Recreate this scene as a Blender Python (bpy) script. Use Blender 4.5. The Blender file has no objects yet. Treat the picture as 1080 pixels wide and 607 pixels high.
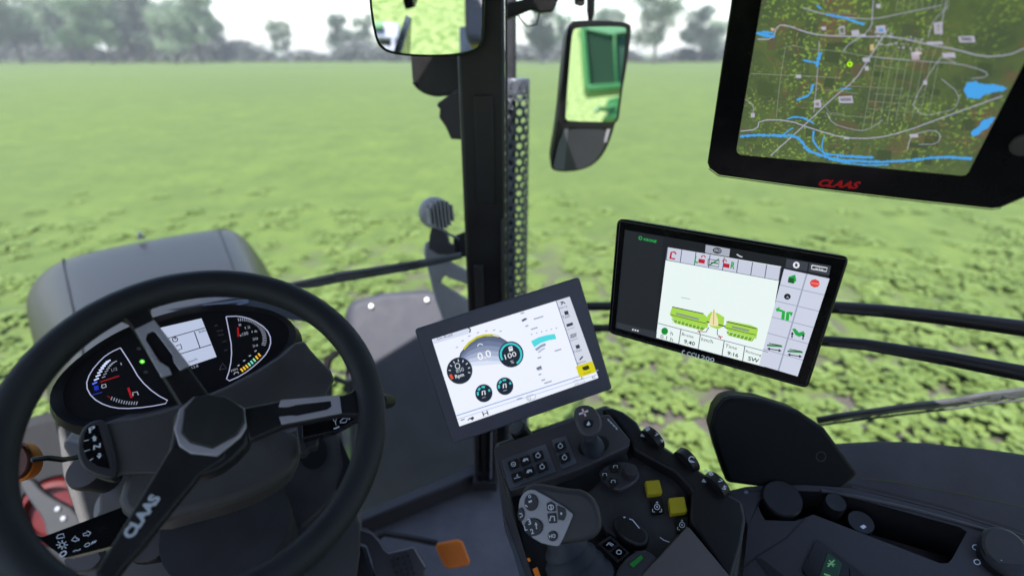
import bpy, bmesh, math, random
from mathutils import Vector, Matrix
sc = bpy.context.scene
C = sc.collection
R = math.radians
# ------------------------------------------------------------------ camera, world, sun, exposure
EYE = Vector((0, 0, 2.7))
PITCH = R(25.3)
cd = bpy.data.cameras.new('camera'); cam = bpy.data.objects.new('camera', cd); C.objects.link(cam)
cam.location = EYE; cam.rotation_euler = (R(90) - PITCH, 0, 0)
cd.sensor_width = 36; cd.lens = 525 / 1080 * 36; cd.clip_start = 0.02; cd.clip_end = 3000
cd.dof.use_dof = True; cd.dof.focus_distance = 0.78; cd.dof.aperture_fstop = 1.75
sc.camera = cam
EXPO = 1.6
SUN_EL, SUN_AZ = 62, 200           # azimuth measured clockwise from +Y
w = bpy.data.worlds.new('World'); sc.world = w; w.use_nodes = True
nt = w.node_tree; bg = nt.nodes['Background']; sky = nt.nodes.new('ShaderNodeTexSky')
sky.sky_type = 'NISHITA'; sky.sun_disc = False; sky.sun_elevation = R(SUN_EL); sky.sun_rotation = R(SUN_AZ)
sky.air_density = 1.2; sky.dust_density = 1.0; sky.ozone_density = 1.0
nt.links.new(sky.outputs[0], bg.inputs[0]); bg.inputs[1].default_value = 0.12
sl = bpy.data.lights.new('sun', 'SUN'); sun = bpy.data.objects.new('sun', sl); C.objects.link(sun)
sl.energy = 4.4; sl.angle = R(0.6); sl.color = (1, .97, .935)
a, e = R(SUN_AZ), R(SUN_EL)
sdir = Vector((math.sin(a) * math.cos(e), math.cos(a) * math.cos(e), math.sin(e)))
sun.rotation_euler = sdir.to_track_quat('Z', 'Y').to_euler(); sun.location = (0, 0, 30)
vs = sc.view_settings; vs.view_transform = 'Standard'; vs.look = 'None'; vs.exposure = EXPO; vs.gamma = 1; vs.use_curve_mapping = False
cy = sc.cycles; cy.use_denoising = True; cy.max_bounces = 8; cy.transparent_max_bounces = 8; cy.caustics_reflective = False; cy.sample_clamp_indirect = 6
# ------------------------------------------------------------------ geometry helpers
F = 525.0
cp, sp = math.cos(PITCH), math.sin(PITCH)
def c2w(v): return Vector((v[0], v[1] * sp - v[2] * cp, v[1] * cp + v[2] * sp))
def ray(x, y): return c2w(((x - 540) / F, (303.5 - y) / F, -1.0))
def P(x, y, d): return EYE + ray(x, y) * d
def PZ(x, y, z): r = ray(x, y); return EYE + r * ((z - EYE.z) / r.z)
def depth(p): return (p - EYE).dot(Vector((0, cp, -sp)))
FW = Vector((-.549, .836, 0)).normalized(); RT = Vector((FW.y, -FW.x, 0)); UP = Vector((0, 0, 1))
def T(fwd, rt, z): return EYE + FW * fwd + RT * rt + UP * z      # tractor frame, z from the eye
class Plane:
    def __init__(s, p, n):
        s.p = Vector(p); s.n = Vector(n).normalized()
        if s.n.dot(EYE - s.p) < 0: s.n = -s.n
    def at(s, x, y, off=0.0):
        r = ray(x, y); q = s.p + s.n * off
        return EYE + r * ((q - EYE).dot(s.n) / r.dot(s.n))
def quad_plane(q, d0):
    pts = [P(x, y, d) for (x, y), d in zip(q, d0)]
    return Plane(pts[0], (pts[1] - pts[0]).cross(pts[3] - pts[0]))
def chaikin(pts, n=1, closed=True):
    if len(pts) < 2: return list(pts)
    for _ in range(n):
        out = []; N = len(pts)
        for i in range(N if closed else N - 1):
            a, b = pts[i], pts[(i + 1) % N]
            out += [tuple(u * .75 + v * .25 for u, v in zip(a, b)), tuple(u * .25 + v * .75 for u, v in zip(a, b))]
        if not closed: out = [pts[0]] + out + [pts[-1]]
        pts = out
    return pts
def rnd_corners(pts, t=.12, n=4):
    out = []; N = len(pts)
    for i in range(N):
        a, b, c = pts[i - 1], pts[i], pts[(i + 1) % N]
        la = math.dist(a, b); lc = math.dist(b, c); L = min(t, la * .45, lc * .45)
        p = tuple(v + (u - v) * L / la for u, v in zip(a, b)); q = tuple(v + (u - v) * L / lc for u, v in zip(c, b))
        for k in range(n + 1):
            s = k / n; out.append(tuple((1 - s) ** 2 * x + 2 * s * (1 - s) * y + s * s * z for x, y, z in zip(p, b, q)))
    return out
def lin(h):
    h = h.lstrip('#'); v = [int(h[i:i + 2], 16) / 255 for i in (0, 2, 4)]
    return [x / 12.92 if x <= .04045 else ((x + .055) / 1.055) ** 2.4 for x in v]
_m = {}
def pm(name, col, rough=.5, metal=0., bump=0., bscale=600, var=0., spec=.28, coat=0.):
    if name in _m: return _m[name]
    m = bpy.data.materials.new(name); m.use_nodes = True; t = m.node_tree; b = t.nodes['Principled BSDF']
    c = lin(col) if isinstance(col, str) else list(col)
    b.inputs['Base Color'].default_value = (*c, 1); b.inputs['Roughness'].default_value = rough; b.inputs['Metallic'].default_value = metal
    b.inputs['Specular IOR Level'].default_value = spec; b.inputs['Coat Weight'].default_value = coat
    tc = t.nodes.new('ShaderNodeTexCoord')
    if var:
        n = t.nodes.new('ShaderNodeTexNoise'); n.inputs['Scale'].default_value = 14; n.inputs['Detail'].default_value = 6; n.inputs['Roughness'].default_value = .65
        r = t.nodes.new('ShaderNodeMapRange'); r.inputs[1].default_value = .3; r.inputs[2].default_value = .7; r.inputs[3].default_value = 1 - var; r.inputs[4].default_value = 1 + var
        mx = t.nodes.new('ShaderNodeVectorMath'); mx.operation = 'SCALE'; mx.inputs[0].default_value = c
        t.links.new(tc.outputs['Object'], n.inputs['Vector']); t.links.new(n.outputs[0], r.inputs[0]); t.links.new(r.outputs[0], mx.inputs['Scale']); t.links.new(mx.outputs[0], b.inputs['Base Color'])
        r2 = t.nodes.new('ShaderNodeMapRange'); r2.inputs[1].default_value = .3; r2.inputs[2].default_value = .7; r2.inputs[3].default_value = max(0, rough - .1); r2.inputs[4].default_value = min(1, rough + .12)
        t.links.new(n.outputs[0], r2.inputs[0]); t.links.new(r2.outputs[0], b.inputs['Roughness'])
    if bump:
        n = t.nodes.new('ShaderNodeTexNoise'); n.inputs['Scale'].default_value = bscale; n.inputs['Detail'].default_value = 2
        bp = t.nodes.new('ShaderNodeBump'); bp.inputs['Strength'].default_value = bump; bp.inputs['Distance'].default_value = .001
        t.links.new(tc.outputs['Object'], n.inputs['Vector']); t.links.new(n.outputs[0], bp.inputs['Height']); t.links.new(bp.outputs[0], b.inputs['Normal'])
    _m[name] = m; return m
def em(col, k=1.0):
    key = 'glow_%s_%g' % (col, k)
    if key in _m: return _m[key]
    m = bpy.data.materials.new(key); m.use_nodes = True; b = m.node_tree.nodes['Principled BSDF']
    b.inputs['Base Color'].default_value = (.004, .004, .004, 1); b.inputs['Roughness'].default_value = .35; b.inputs['Specular IOR Level'].default_value = .2
    b.inputs['Emission Color'].default_value = (*lin(col), 1); b.inputs['Emission Strength'].default_value = k / 2 ** EXPO
    _m[key] = m; return m
_txt = {}
def text_mesh(s, bold=0.0):
    k = (s, bold)
    if k not in _txt:
        cu = bpy.data.curves.new('t', 'FONT'); cu.body = s; cu.size = 1; cu.offset = bold; cu.resolution_u = 3
        o = bpy.data.objects.new('t', cu); C.objects.link(o); dg = bpy.context.evaluated_depsgraph_get(); dg.update()
        me = bpy.data.meshes.new_from_object(o.evaluated_get(dg))
        vv = [v.co.copy() for v in me.vertices]; ff = [tuple(p.vertices) for p in me.polygons]
        bpy.data.objects.remove(o); bpy.data.curves.remove(cu); bpy.data.meshes.remove(me)
        _txt[k] = (vv, ff)
    return _txt[k]
class MB:
    def __init__(s): s.v = []; s.f = []; s.i = []; s.mats = []
    def mi(s, m):
        if m not in s.mats: s.mats.append(m)
        return s.mats.index(m)
    def add(s, vs_, fs, mat):
        b = len(s.v); s.v += [Vector(p) for p in vs_]; k = s.mi(mat)
        for f in fs: s.f.append(tuple(b + j for j in f)); s.i.append(k)
        return s
    def prism(s, a, b, mat):
        n = len(a); return s.add(list(a) + list(b), [tuple(range(n)), tuple(range(2 * n - 1, n - 1, -1))] + [(i, i + n, (i + 1) % n + n, (i + 1) % n) for i in range(n)], mat)
    def plate(s, pl, px, th, mat, off=0., rc=0, grow=1.0, d=None):
        if rc: px = rnd_corners(px, rc)
        f = [pl.at(x, y, off) for x, y in px]; c = sum(f, Vector()) / len(f)
        dv = (-pl.n if d is None else Vector(d)) * th
        return s.prism(f, [c + (p - c) * grow + dv for p in f], mat)
    def sheet(s, pl, px, mat, off=0., rc=0):
        if rc: px = rnd_corners(px, rc)
        return s.add([pl.at(x, y, off) for x, y in px], [tuple(range(len(px)))], mat)
    def ribbon(s, pl, px, wpx, mat, off=0., closed=False):
        n = len(px); pts = [pl.at(x, y, off) for x, y in px]; A = []
        for i in range(n):
            a = pts[(i - 1) % n if closed else max(i - 1, 0)]; b = pts[(i + 1) % n if closed else min(i + 1, n - 1)]
            t = (b - a); t = t.normalized() if t.length > 0 else Vector((1, 0, 0)); sd = pl.n.cross(t) * (wpx * .5 * depth(pts[i]) / F); A += [pts[i] + sd, pts[i] - sd]
        m = n if closed else n - 1
        return s.add(A, [(2 * i, 2 * i + 1, 2 * ((i + 1) % n) + 1, 2 * ((i + 1) % n)) for i in range(m)], mat)
    def ell(s, pl, c, rx, ry, mat, off=0., n=20, a0=0, a1=360, w_=0, rot=0):
        ca, sa = math.cos(R(rot)), math.sin(R(rot)); full = abs(a1 - a0) >= 360
        px = []
        for k in range(n if full else n + 1):
            t = R(a0 + (a1 - a0) * k / n); u, v = rx * math.cos(t), -ry * math.sin(t); px.append((c[0] + u * ca - v * sa, c[1] + u * sa + v * ca))
        return s.ribbon(pl, px, w_, mat, off, full) if w_ else s.sheet(pl, px, mat, off)
    def tube(s, pts, r, mat, seg=10, closed=False, flat=None):
        pts = [Vector(p) for p in pts]; n = len(pts); r = r if isinstance(r, (list, tuple)) else [r] * n; vv = []; prev = None
        for i in range(n):
            a = pts[(i - 1) % n if closed else max(i - 1, 0)]; b = pts[(i + 1) % n if closed else min(i + 1, n - 1)]; t = (b - a).normalized()
            x = (prev - t * prev.dot(t)) if prev is not None else t.orthogonal()
            if flat is not None: x = Vector(flat) - t * t.dot(Vector(flat))
            x.normalize(); prev = x; y = t.cross(x)
            rr = r[i] if isinstance(r[i], (tuple, list)) else (r[i], r[i])
            for k in range(seg): q = 2 * math.pi * k / seg; vv.append(pts[i] + x * math.cos(q) * rr[0] + y * math.sin(q) * rr[1])
        fs = [(i * seg + k, i * seg + (k + 1) % seg, ((i + 1) % n) * seg + (k + 1) % seg, ((i + 1) % n) * seg + k) for i in range(n if closed else n - 1) for k in range(seg)]
        if not closed: fs += [tuple(range(seg - 1, -1, -1)), tuple(range((n - 1) * seg, n * seg))]
        return s.add(vv, fs, mat)
    def lathe(s, c, ax, prof, mat, seg=20):
        ax = Vector(ax).normalized(); n = len(prof); return s.tube([Vector(c) + ax * (h + i * 1e-6) for i, (h, _) in enumerate(prof)], [q for _, q in prof], mat, seg, flat=ax.orthogonal()) if False else s._lathe(Vector(c), ax, prof, mat, seg)
    def _lathe(s, c, ax, prof, mat, seg):
        x = ax.orthogonal().normalized(); y = ax.cross(x); vv = []
        for h, q in prof:
            for k in range(seg): t = 2 * math.pi * k / seg; vv.append(c + ax * h + (x * math.cos(t) + y * math.sin(t)) * q)
        n = len(prof); fs = [(i * seg + k, i * seg + (k + 1) % seg, (i + 1) * seg + (k + 1) % seg, (i + 1) * seg + k) for i in range(n - 1) for k in range(seg)]
        fs += [tuple(range(seg - 1, -1, -1)), tuple(range((n - 1) * seg, n * seg))]
        return s.add(vv, fs, mat)
    def box(s, c, ax, ay, az, mat):
        c = Vector(c); vv = [c + ax * i + ay * j + az * k for k in (-1, 1) for j in (-1, 1) for i in (-1, 1)]
        return s.add(vv, [(0, 2, 3, 1), (4, 5, 7, 6), (0, 1, 5, 4), (2, 6, 7, 3), (0, 4, 6, 2), (1, 3, 7, 5)], mat)
    def text(s, pl, st, p0, p1, mat, off=.0004, hpx=None, bold=0., shear=0.):
        vv, ff = text_mesh(st, bold)
        if not vv: return s
        x0 = min(v.x for v in vv); x1 = max(v.x for v in vv); yb = 0; yt = max(max(v.y for v in vv), .3)
        A, B = pl.at(*p0, off), pl.at(*p1, off); u = B - A; L = u.length; u.normalize(); v = pl.n.cross(u)
        sx = L / (x1 - x0); sy = sx if hpx is None else hpx * depth(A) / F / yt
        return s.add([A + u * ((q.x - x0) * sx + q.y * shear * sy) + v * (q.y * sy) for q in vv], ff, mat)
    def build(s, name, parent=None, bevel=0., smooth=35, sub=0, seg=2, recalc=True):
        org = Vector((0, 0, 0)); o = parent
        while o is not None: org = org + o.location; o = o.parent
        me = bpy.data.meshes.new(name); me.from_pydata([v - org for v in s.v], [], s.f)
        for m in s.mats: me.materials.append(m)
        me.polygons.foreach_set('material_index', s.i)
        if recalc:
            bm = bmesh.new(); bm.from_mesh(me); bmesh.ops.recalc_face_normals(bm, faces=bm.faces); bm.to_mesh(me); bm.free()
        me.polygons.foreach_set('use_smooth', [True] * len(me.polygons)); me.set_sharp_from_angle(angle=R(smooth)); me.update()
        ob = bpy.data.objects.new(name, me); C.objects.link(ob)
        if parent is not None: ob.parent = parent
        if bevel:
            b = ob.modifiers.new('bevel', 'BEVEL'); b.width = bevel; b.segments = seg; b.limit_method = 'ANGLE'; b.angle_limit = R(32); b.harden_normals = False
        return ob
def tag(o, label, cat=None, group=None, kind=None):
    o['label'] = label
    if cat: o['category'] = cat
    if group: o['group'] = group
    if kind: o['kind'] = kind
    return o
def thing(name, label, cat, loc, group=None):
    o = bpy.data.objects.new(name, None); C.objects.link(o); o.location = loc; o.empty_display_size = .1
    return tag(o, label, cat, group)
# ------------------------------------------------------------------ materials
BLK = pm('black_plastic', (0.0078, 0.0068, 0.0081), .45, bump=.25, bscale=900, var=.15)
GLOSSBLK = pm('gloss_black', (0.0025, 0.0026, 0.0038), .22, var=.1)
DRK = pm('dark_plastic', (0.0223, 0.0198, 0.0222), .5, bump=.3, bscale=900, var=.18)
SLT = pm('slate_plastic', (0.0282, 0.0252, 0.0284), .55, bump=.3, bscale=800, var=.14)
MID = pm('mid_grey_plastic', (0.0455, 0.0403, 0.0444), .5, bump=.25, bscale=800, var=.12)
RUB = pm('rubber_leather', (0.0114, 0.0114, 0.0149), .58, bump=.35, bscale=1400, var=.15)
COL = pm('column_plastic', (0.0450, 0.0405, 0.0402), .55, bump=.3, bscale=800, var=.16)
BOOT = pm('rubber_boot', (0.0226, 0.0247, 0.0317), .6, var=.2)
SIL = pm('satin_silver', (0.3447, 0.3131, 0.3538), .35, metal=.3, bump=.1, bscale=1500, var=.06)
MET = pm('dull_metal', (0.1294, 0.1385, 0.1645), .4, metal=.7, var=.15)
WHT = pm('legend_white', (0.4800, 0.4960, 0.5440), .5)
YEL = pm('yellow_switch', (.34, .27, .008), .45, var=.08)
ORG = pm('orange_plastic', (0.7560, 0.1870, 0.0180), .42, var=.1)
BRN = pm('amber_lens', (.07, .016, .005), .3, var=.15)
GRN = pm('green_tab', (.012, .17, .025), .45)
RED = pm('red_paint', (0.0700, 0.0063, 0.0070), .4, var=.15)
HOODM = pm('bonnet_grey_paint', (0.0129, 0.0116, 0.0121), .42, bump=.05, bscale=300, coat=.1)
FEND = pm('fender_plastic', (0.0326, 0.0340, 0.0443), .6, bump=.2, bscale=500, var=.15)
BRK = pm('grey_cast_bracket', (0.2080, 0.2025, 0.2072), .5, bump=.2, bscale=300, var=.12)
MIR = pm('mirror_silver', (.93, .95, .93), .0, metal=1.)
GREEN_P = pm('implement_green', (0.0420, 0.1800, 0.0540), .35, var=.08)
GREEN_D = pm('implement_curtain', (0.0180, 0.0650, 0.0350), .75, bump=.3, bscale=60, var=.12)
GREY_P = pm('implement_grey', (.30, .31, .38), .4, var=.08)
# ------------------------------------------------------------------ ground
def ground_mat():
    m = bpy.data.materials.new('field_soil_and_seedlings'); m.use_nodes = True; t = m.node_tree; b = t.nodes['Principled BSDF']; b.inputs['Roughness'].default_value = .9; b.inputs['Specular IOR Level'].default_value = .15
    tc = t.nodes.new('ShaderNodeTexCoord')
    def noise(sc_, det=4, ro=.5):
        n = t.nodes.new('ShaderNodeTexNoise'); n.inputs['Scale'].default_value = sc_; n.inputs['Detail'].default_value = det; n.inputs['Roughness'].default_value = ro; t.links.new(tc.outputs['Object'], n.inputs['Vector']); return n
    def mr(src, a, b_, c, d):
        r = t.nodes.new('ShaderNodeMapRange'); r.inputs[1].default_value = a; r.inputs[2].default_value = b_; r.inputs[3].default_value = c; r.inputs[4].default_value = d; t.links.new(src, r.inputs[0]); return r.outputs[0]
    ln = t.nodes.new('ShaderNodeVectorMath'); ln.operation = 'LENGTH'; t.links.new(tc.outputs['Object'], ln.inputs[0])
    close = mr(ln.outputs['Value'], 4.4, 8.5, 0, 1)
    n1 = noise(2.6, 2, .4); cov = t.nodes.new('ShaderNodeMath'); cov.operation = 'ADD'; t.links.new(mr(n1.outputs[0], .47, .66, 0, 1), cov.inputs[0]); t.links.new(close, cov.inputs[1]); cov.use_clamp = True
    n2 = noise(.8, 3); n3 = noise(.06, 3); n4 = noise(22, 4, .7)
    soil = t.nodes.new('ShaderNodeMix'); soil.data_type = 'RGBA'; soil.inputs[6].default_value = (.046, .040, .036, 1); soil.inputs[7].default_value = (.076, .068, .062, 1); t.links.new(n4.outputs[0], soil.inputs[0])
    g = t.nodes.new('ShaderNodeMix'); g.data_type = 'RGBA'; g.inputs[6].default_value = (.060, .090, .023, 1); g.inputs[7].default_value = (.088, .127, .029, 1); t.links.new(mr(n2.outputs[0], .3, .7, 0, 1), g.inputs[0])
    g2 = t.nodes.new('ShaderNodeMix'); g2.data_type = 'RGBA'; g2.inputs[7].default_value = (.066, .094, .028, 1); t.links.new(mr(n3.outputs[0], .42, .65, 0, .75), g2.inputs[0]); t.links.new(g.outputs[2], g2.inputs[6])
    g3 = t.nodes.new('ShaderNodeMix'); g3.data_type = 'RGBA'; g3.inputs[7].default_value = (.050, .082, .022, 1); n5 = noise(3.4, 3, .55); t.links.new(mr(n5.outputs[0], .48, .66, 0, .75), g3.inputs[0]); t.links.new(g2.outputs[2], g3.inputs[6])
    mx = t.nodes.new('ShaderNodeMix'); mx.data_type = 'RGBA'; t.links.new(cov.outputs[0], mx.inputs[0]); t.links.new(soil.outputs[2], mx.inputs[6]); t.links.new(g3.outputs[2], mx.inputs[7]); t.links.new(mx.outputs[2], b.inputs['Base Color'])
    bp = t.nodes.new('ShaderNodeBump'); bp.inputs['Distance'].default_value = .05; bp.inputs['Strength'].default_value = .25; t.links.new(n2.outputs[0], bp.inputs['Height']); t.links.new(bp.outputs[0], b.inputs['Normal'])
    return m
g = MB(); S = 1150
g.add([(-S, -S, 0), (S, -S, 0), (S, S, 0), (-S, S, 0)], [(0, 1, 2, 3)], ground_mat())
go = g.build('ground'); tag(go, 'broad flat field of young green crop over bare soil', kind='structure')
def leaf_mat(name, c1, c2, sc_=1.5, trans=.35):
    m = bpy.data.materials.new(name); m.use_nodes = True; t = m.node_tree; b = t.nodes['Principled BSDF']; b.inputs['Roughness'].default_value = .6; b.inputs['Specular IOR Level'].default_value = .25
    tc = t.nodes.new('ShaderNodeTexCoord'); n = t.nodes.new('ShaderNodeTexNoise'); n.inputs['Scale'].default_value = sc_; n.inputs['Detail'].default_value = 4; t.links.new(tc.outputs['Object'], n.inputs[0])
    r = t.nodes.new('ShaderNodeMapRange'); r.inputs[1].default_value = .35; r.inputs[2].default_value = .65; t.links.new(n.outputs[0], r.inputs[0])
    x = t.nodes.new('ShaderNodeMix'); x.data_type = 'RGBA'; x.inputs[6].default_value = (*c1, 1); x.inputs[7].default_value = (*c2, 1); t.links.new(r.outputs[0], x.inputs[0]); t.links.new(x.outputs[2], b.inputs['Base Color'])
    tr = t.nodes.new('ShaderNodeBsdfTranslucent'); t.links.new(x.outputs[2], tr.inputs[0]); ms = t.nodes.new('ShaderNodeMixShader'); ms.inputs[0].default_value = trans
    t.links.new(b.outputs[0], ms.inputs[1]); t.links.new(tr.outputs[0], ms.inputs[2]); t.links.new(ms.outputs[0], t.nodes['Material Output'].inputs[0]); return m
LEAF = leaf_mat('crop_leaf', (.112, .166, .042), (.158, .222, .062), 2.5, .35)
GRS = leaf_mat('lime_grass', (.20, .33, .05), (.34, .46, .10), 6)
def fast_mesh(name, vv, ff, mat, label, kind='stuff', cat='crop', smooth=False, parent=None):
    me = bpy.data.meshes.new(name); me.from_pydata(vv, [], ff); me.materials.append(mat)
    if smooth: me.polygons.foreach_set('use_smooth', [True] * len(me.polygons))
    o = bpy.data.objects.new(name, me); C.objects.link(o)
    if parent is not None: o.parent = parent
    elif label: tag(o, label, cat, kind=kind)
    return o
def crop():
    rn = random.Random(4); vv = []; ff = []
    def plant(x, y, s, nl, hk):
        for k in range(nl):
            q = rn.uniform(0, 6.283); rr = s * rn.random() ** .7; px_, py_ = x + math.cos(q) * rr, y + math.sin(q) * rr
            z = hk * s * (1.05 - .75 * (rr / s) ** 2) * rn.uniform(.7, 1.1); L = s * rn.uniform(.17, .29); q2 = q + rn.uniform(-.8, .8); dx, dy = math.cos(q2), math.sin(q2); wd = L * rn.uniform(.6, .85)
            tilt = rn.uniform(-.14, .1) - .16 * rr / s; b = len(vv)
            for t in range(6):
                a = t * math.pi / 3; u_, w_ = math.cos(a) * L, math.sin(a) * wd; vv.append((px_ + dx * u_ - dy * w_, py_ + dy * u_ + dx * w_, max(.01, z + u_ * tilt - .25 * abs(w_))))
            ff.append((b, b + 1, b + 2, b + 3)); ff.append((b, b + 3, b + 4, b + 5))
    y = 1.5
    while y < 11:
        st = .30 + .019 * max(0, y - 3); x = -1.25 * y - 1.5
        while x < 1.3 * y + 1.5:
            X = x + rn.uniform(-.3, .3) * st; Y = y + rn.uniform(-.4, .4) * st
            u = (Vector((X, Y, 0))).dot(FW); v_ = Vector((X, Y, 0)).dot(RT)
            if not (-1.8 < u < 3.1 and abs(v_) < .9) and rn.random() < (.9 if y < 5 else max(.0, .9 - (y - 5) * .15)): plant(X, Y, rn.uniform(.11, .20) * (1 + .03 * y), 62 if y < 7 else 44, .85 / (1 + .5 * max(0, y - 3.6)))
            x += st
        y += st
    return vv, ff
vv, ff = crop(); fast_mesh('crop_plants', vv, ff, LEAF, 'rows of leafy young green crop plants covering the field', smooth=True)
# ------------------------------------------------------------------ trees on the far edge
BARK = pm('bark', (.10, .085, .07), .9, bump=.5, bscale=6, var=.3)
TL = [leaf_mat('tree_leaf_pale', (.11, .17, .09), (.22, .28, .18), .25), leaf_mat('tree_leaf_mid', (.075, .14, .065), (.16, .23, .12), .25), leaf_mat('tree_leaf_dark', (.06, .095, .065), (.13, .16, .12), .25)]
def tree_proto(seed, h, wd, mat, n):
    rn = random.Random(seed); root = thing('broadleaf_tree', '', 'tree', (0, 0, 0)); m = MB()
    m.tube([(0, 0, -.2), (.1, 0, h * .25), (-.1, .1, h * .55), (.05, 0, h * .85)], [h * .03, h * .022, h * .014, h * .004], BARK, 8)
    cl = []
    for k in range(9):
        z = h * rn.uniform(.22, .8); q = rn.uniform(0, 6.28); L = wd * rn.uniform(.5, .95) * (1 - .5 * z / h); e_ = Vector((math.cos(q) * L, math.sin(q) * L, z + h * rn.uniform(.05, .18)))
        m.tube([(0, 0, z), (e_.x * .5, e_.y * .5, z + (e_.z - z) * .35), e_], [h * .01, h * .006, h * .002], BARK, 6); cl.append(e_)
        cl.append(e_ * rn.uniform(.5, .8) + Vector((rn.uniform(-1, 1), rn.uniform(-1, 1), h * .1)))
    for k in range(16): cl.append(Vector((rn.gauss(0, wd * .42), rn.gauss(0, wd * .3), h * rn.uniform(.3, .97))))
    m.build('trunk', root)
    vv = []; ff = []
    for c in cl:
        cr = wd * rn.uniform(.2, .36)
        for k in range(n // len(cl)):
            d = Vector((rn.gauss(0, 1), rn.gauss(0, 1), rn.gauss(0, .75))).normalized() * cr * rn.random() ** .45; p = c + d
            s_ = rn.uniform(.16, .36); a = Vector((rn.gauss(0, 1), rn.gauss(0, 1), rn.gauss(0, 1))).normalized(); b_ = a.orthogonal().normalized(); b0 = len(vv)
            vv += [p - a * s_, p + b_ * s_ * .7, p + a * s_, p - b_ * s_ * .7]; ff.append((b0, b0 + 1, b0 + 2, b0 + 3))
    fast_mesh('crown', vv, ff, mat, None, parent=root)
    return root
def copy_tree(o, parent=None):
    c = o.copy(); C.objects.link(c); c.parent = parent
    for ch in list(o.children): copy_tree(ch, c)
    return c
protos = [tree_proto(3, 15, 7.5, TL[0], 6500), tree_proto(8, 18, 8, TL[1], 8000), tree_proto(11, 13, 6.5, TL[2], 6000)]
TD = [ # px x, distance, proto, scale, label
 (22, 150, 1, 1.1, 'mid green tree at the far left of the field edge'),
 (75, 165, 0, 1.2, 'pale green tree behind the gap near the left corner'),
 (118, 150, 1, 1.0, 'fuller green tree right of the pale left corner tree'),
 (160, 155, 2, 1.35, 'dark tree in the left tree group, rising above its neighbours'),
 (212, 160, 1, 1.15, 'green tree left of the bright sky gap over the field'),
 (362, 175, 2, 1.0, 'grey green tree just left of the overhead mirror'),
 (572, 150, 2, 1.1, 'dark thin tree showing between pillar and outside mirror'),
 (690, 150, 0, 1.25, 'pale tree just right of the outside mirror'),
 (738, 165, 2, 1.1, 'dark tree left of the map monitor'),
 (-6, 140, 0, 1.2, 'pale tree cut by the left edge of the picture'),
 (48, 175, 2, 1.2, 'dark tree between the two far left green trees'),
 (96, 140, 1, .85, 'low bushy green tree standing before the pale left corner tree'),
 (140, 170, 1, 1.25, 'tall green tree behind the dark one in the left group'),
 (186, 145, 0, .8, 'small pale tree before the right end of the left tree group'),
 (234, 185, 2, .9, 'small dark tree at the left rim of the bright sky gap'),
 (640, 185, 0, 1.0, 'pale tree hidden mostly by the outside mirror'),
 (300, 190, 0, .8, 'small pale tree standing in the bright sky gap')]
used = set()
LB = ['grey green backdrop tree, hazy, standing far behind the front row at the far left', 'hazy backdrop tree behind the pale left corner tree', 'hazy backdrop tree between the fuller green and dark trees at left', 'hazy backdrop tree just behind the dark left group tree', 'hazy backdrop tree behind the small pale tree at left', 'small hazy backdrop tree left of the overhead mirror', 'hazy backdrop tree between pillar and outside mirror', 'hazy backdrop tree just left of the map monitor']
for q_, lab in zip((10, 62, 130, 168, 200, 385, 590, 752), LB): TD.append((q_, 205, 1 if q_ % 4 else 0, 1.25 if q_ < 300 else .85, lab))
for px, D, k, s_, lab in TD:
    r_ = ray(px, 62); X = r_.x / r_.y * D
    o = protos[k] if k not in used else copy_tree(protos[k]); used.add(k)
    o.location = (X, D, 0); o.rotation_euler = (0, 0, px * .37); o.scale = (s_, s_, s_); tag(o, lab, 'tree', 'trees along the far edge of the field')
rn = random.Random(2); vv = []; ff = []
for k in range(24000):
    x = rn.uniform(-220, 110); hh = (5.2 if x < -75 else 3.4) + 1.6 * math.sin(x * .11) + 1.2 * math.sin(x * .37 + 1); p = Vector((x, 172 + rn.uniform(-3, 3), max(.1, hh) * rn.random() ** .7)); s_ = rn.uniform(.3, .7)
    a = Vector((rn.gauss(0, 1), rn.gauss(0, 1), rn.gauss(0, 1))).normalized(); b_ = a.orthogonal().normalized(); b0 = len(vv); vv += [p - a * s_, p + b_ * s_, p + a * s_, p - b_ * s_]; ff.append((b0, b0 + 1, b0 + 2, b0 + 3))
fast_mesh('hedgerow', vv, ff, leaf_mat('hedge_leaf', (.10, .11, .10), (.19, .20, .19), .1), 'low grey green hedgerow along the far field edge', cat='hedge')
# ------------------------------------------------------------------ tractor body
FZ = EYE.z - 1.32
tr = thing('tractor', 'grey and black tractor seen from its driving seat', 'tractor', T(0, 0, -2.7))
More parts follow.
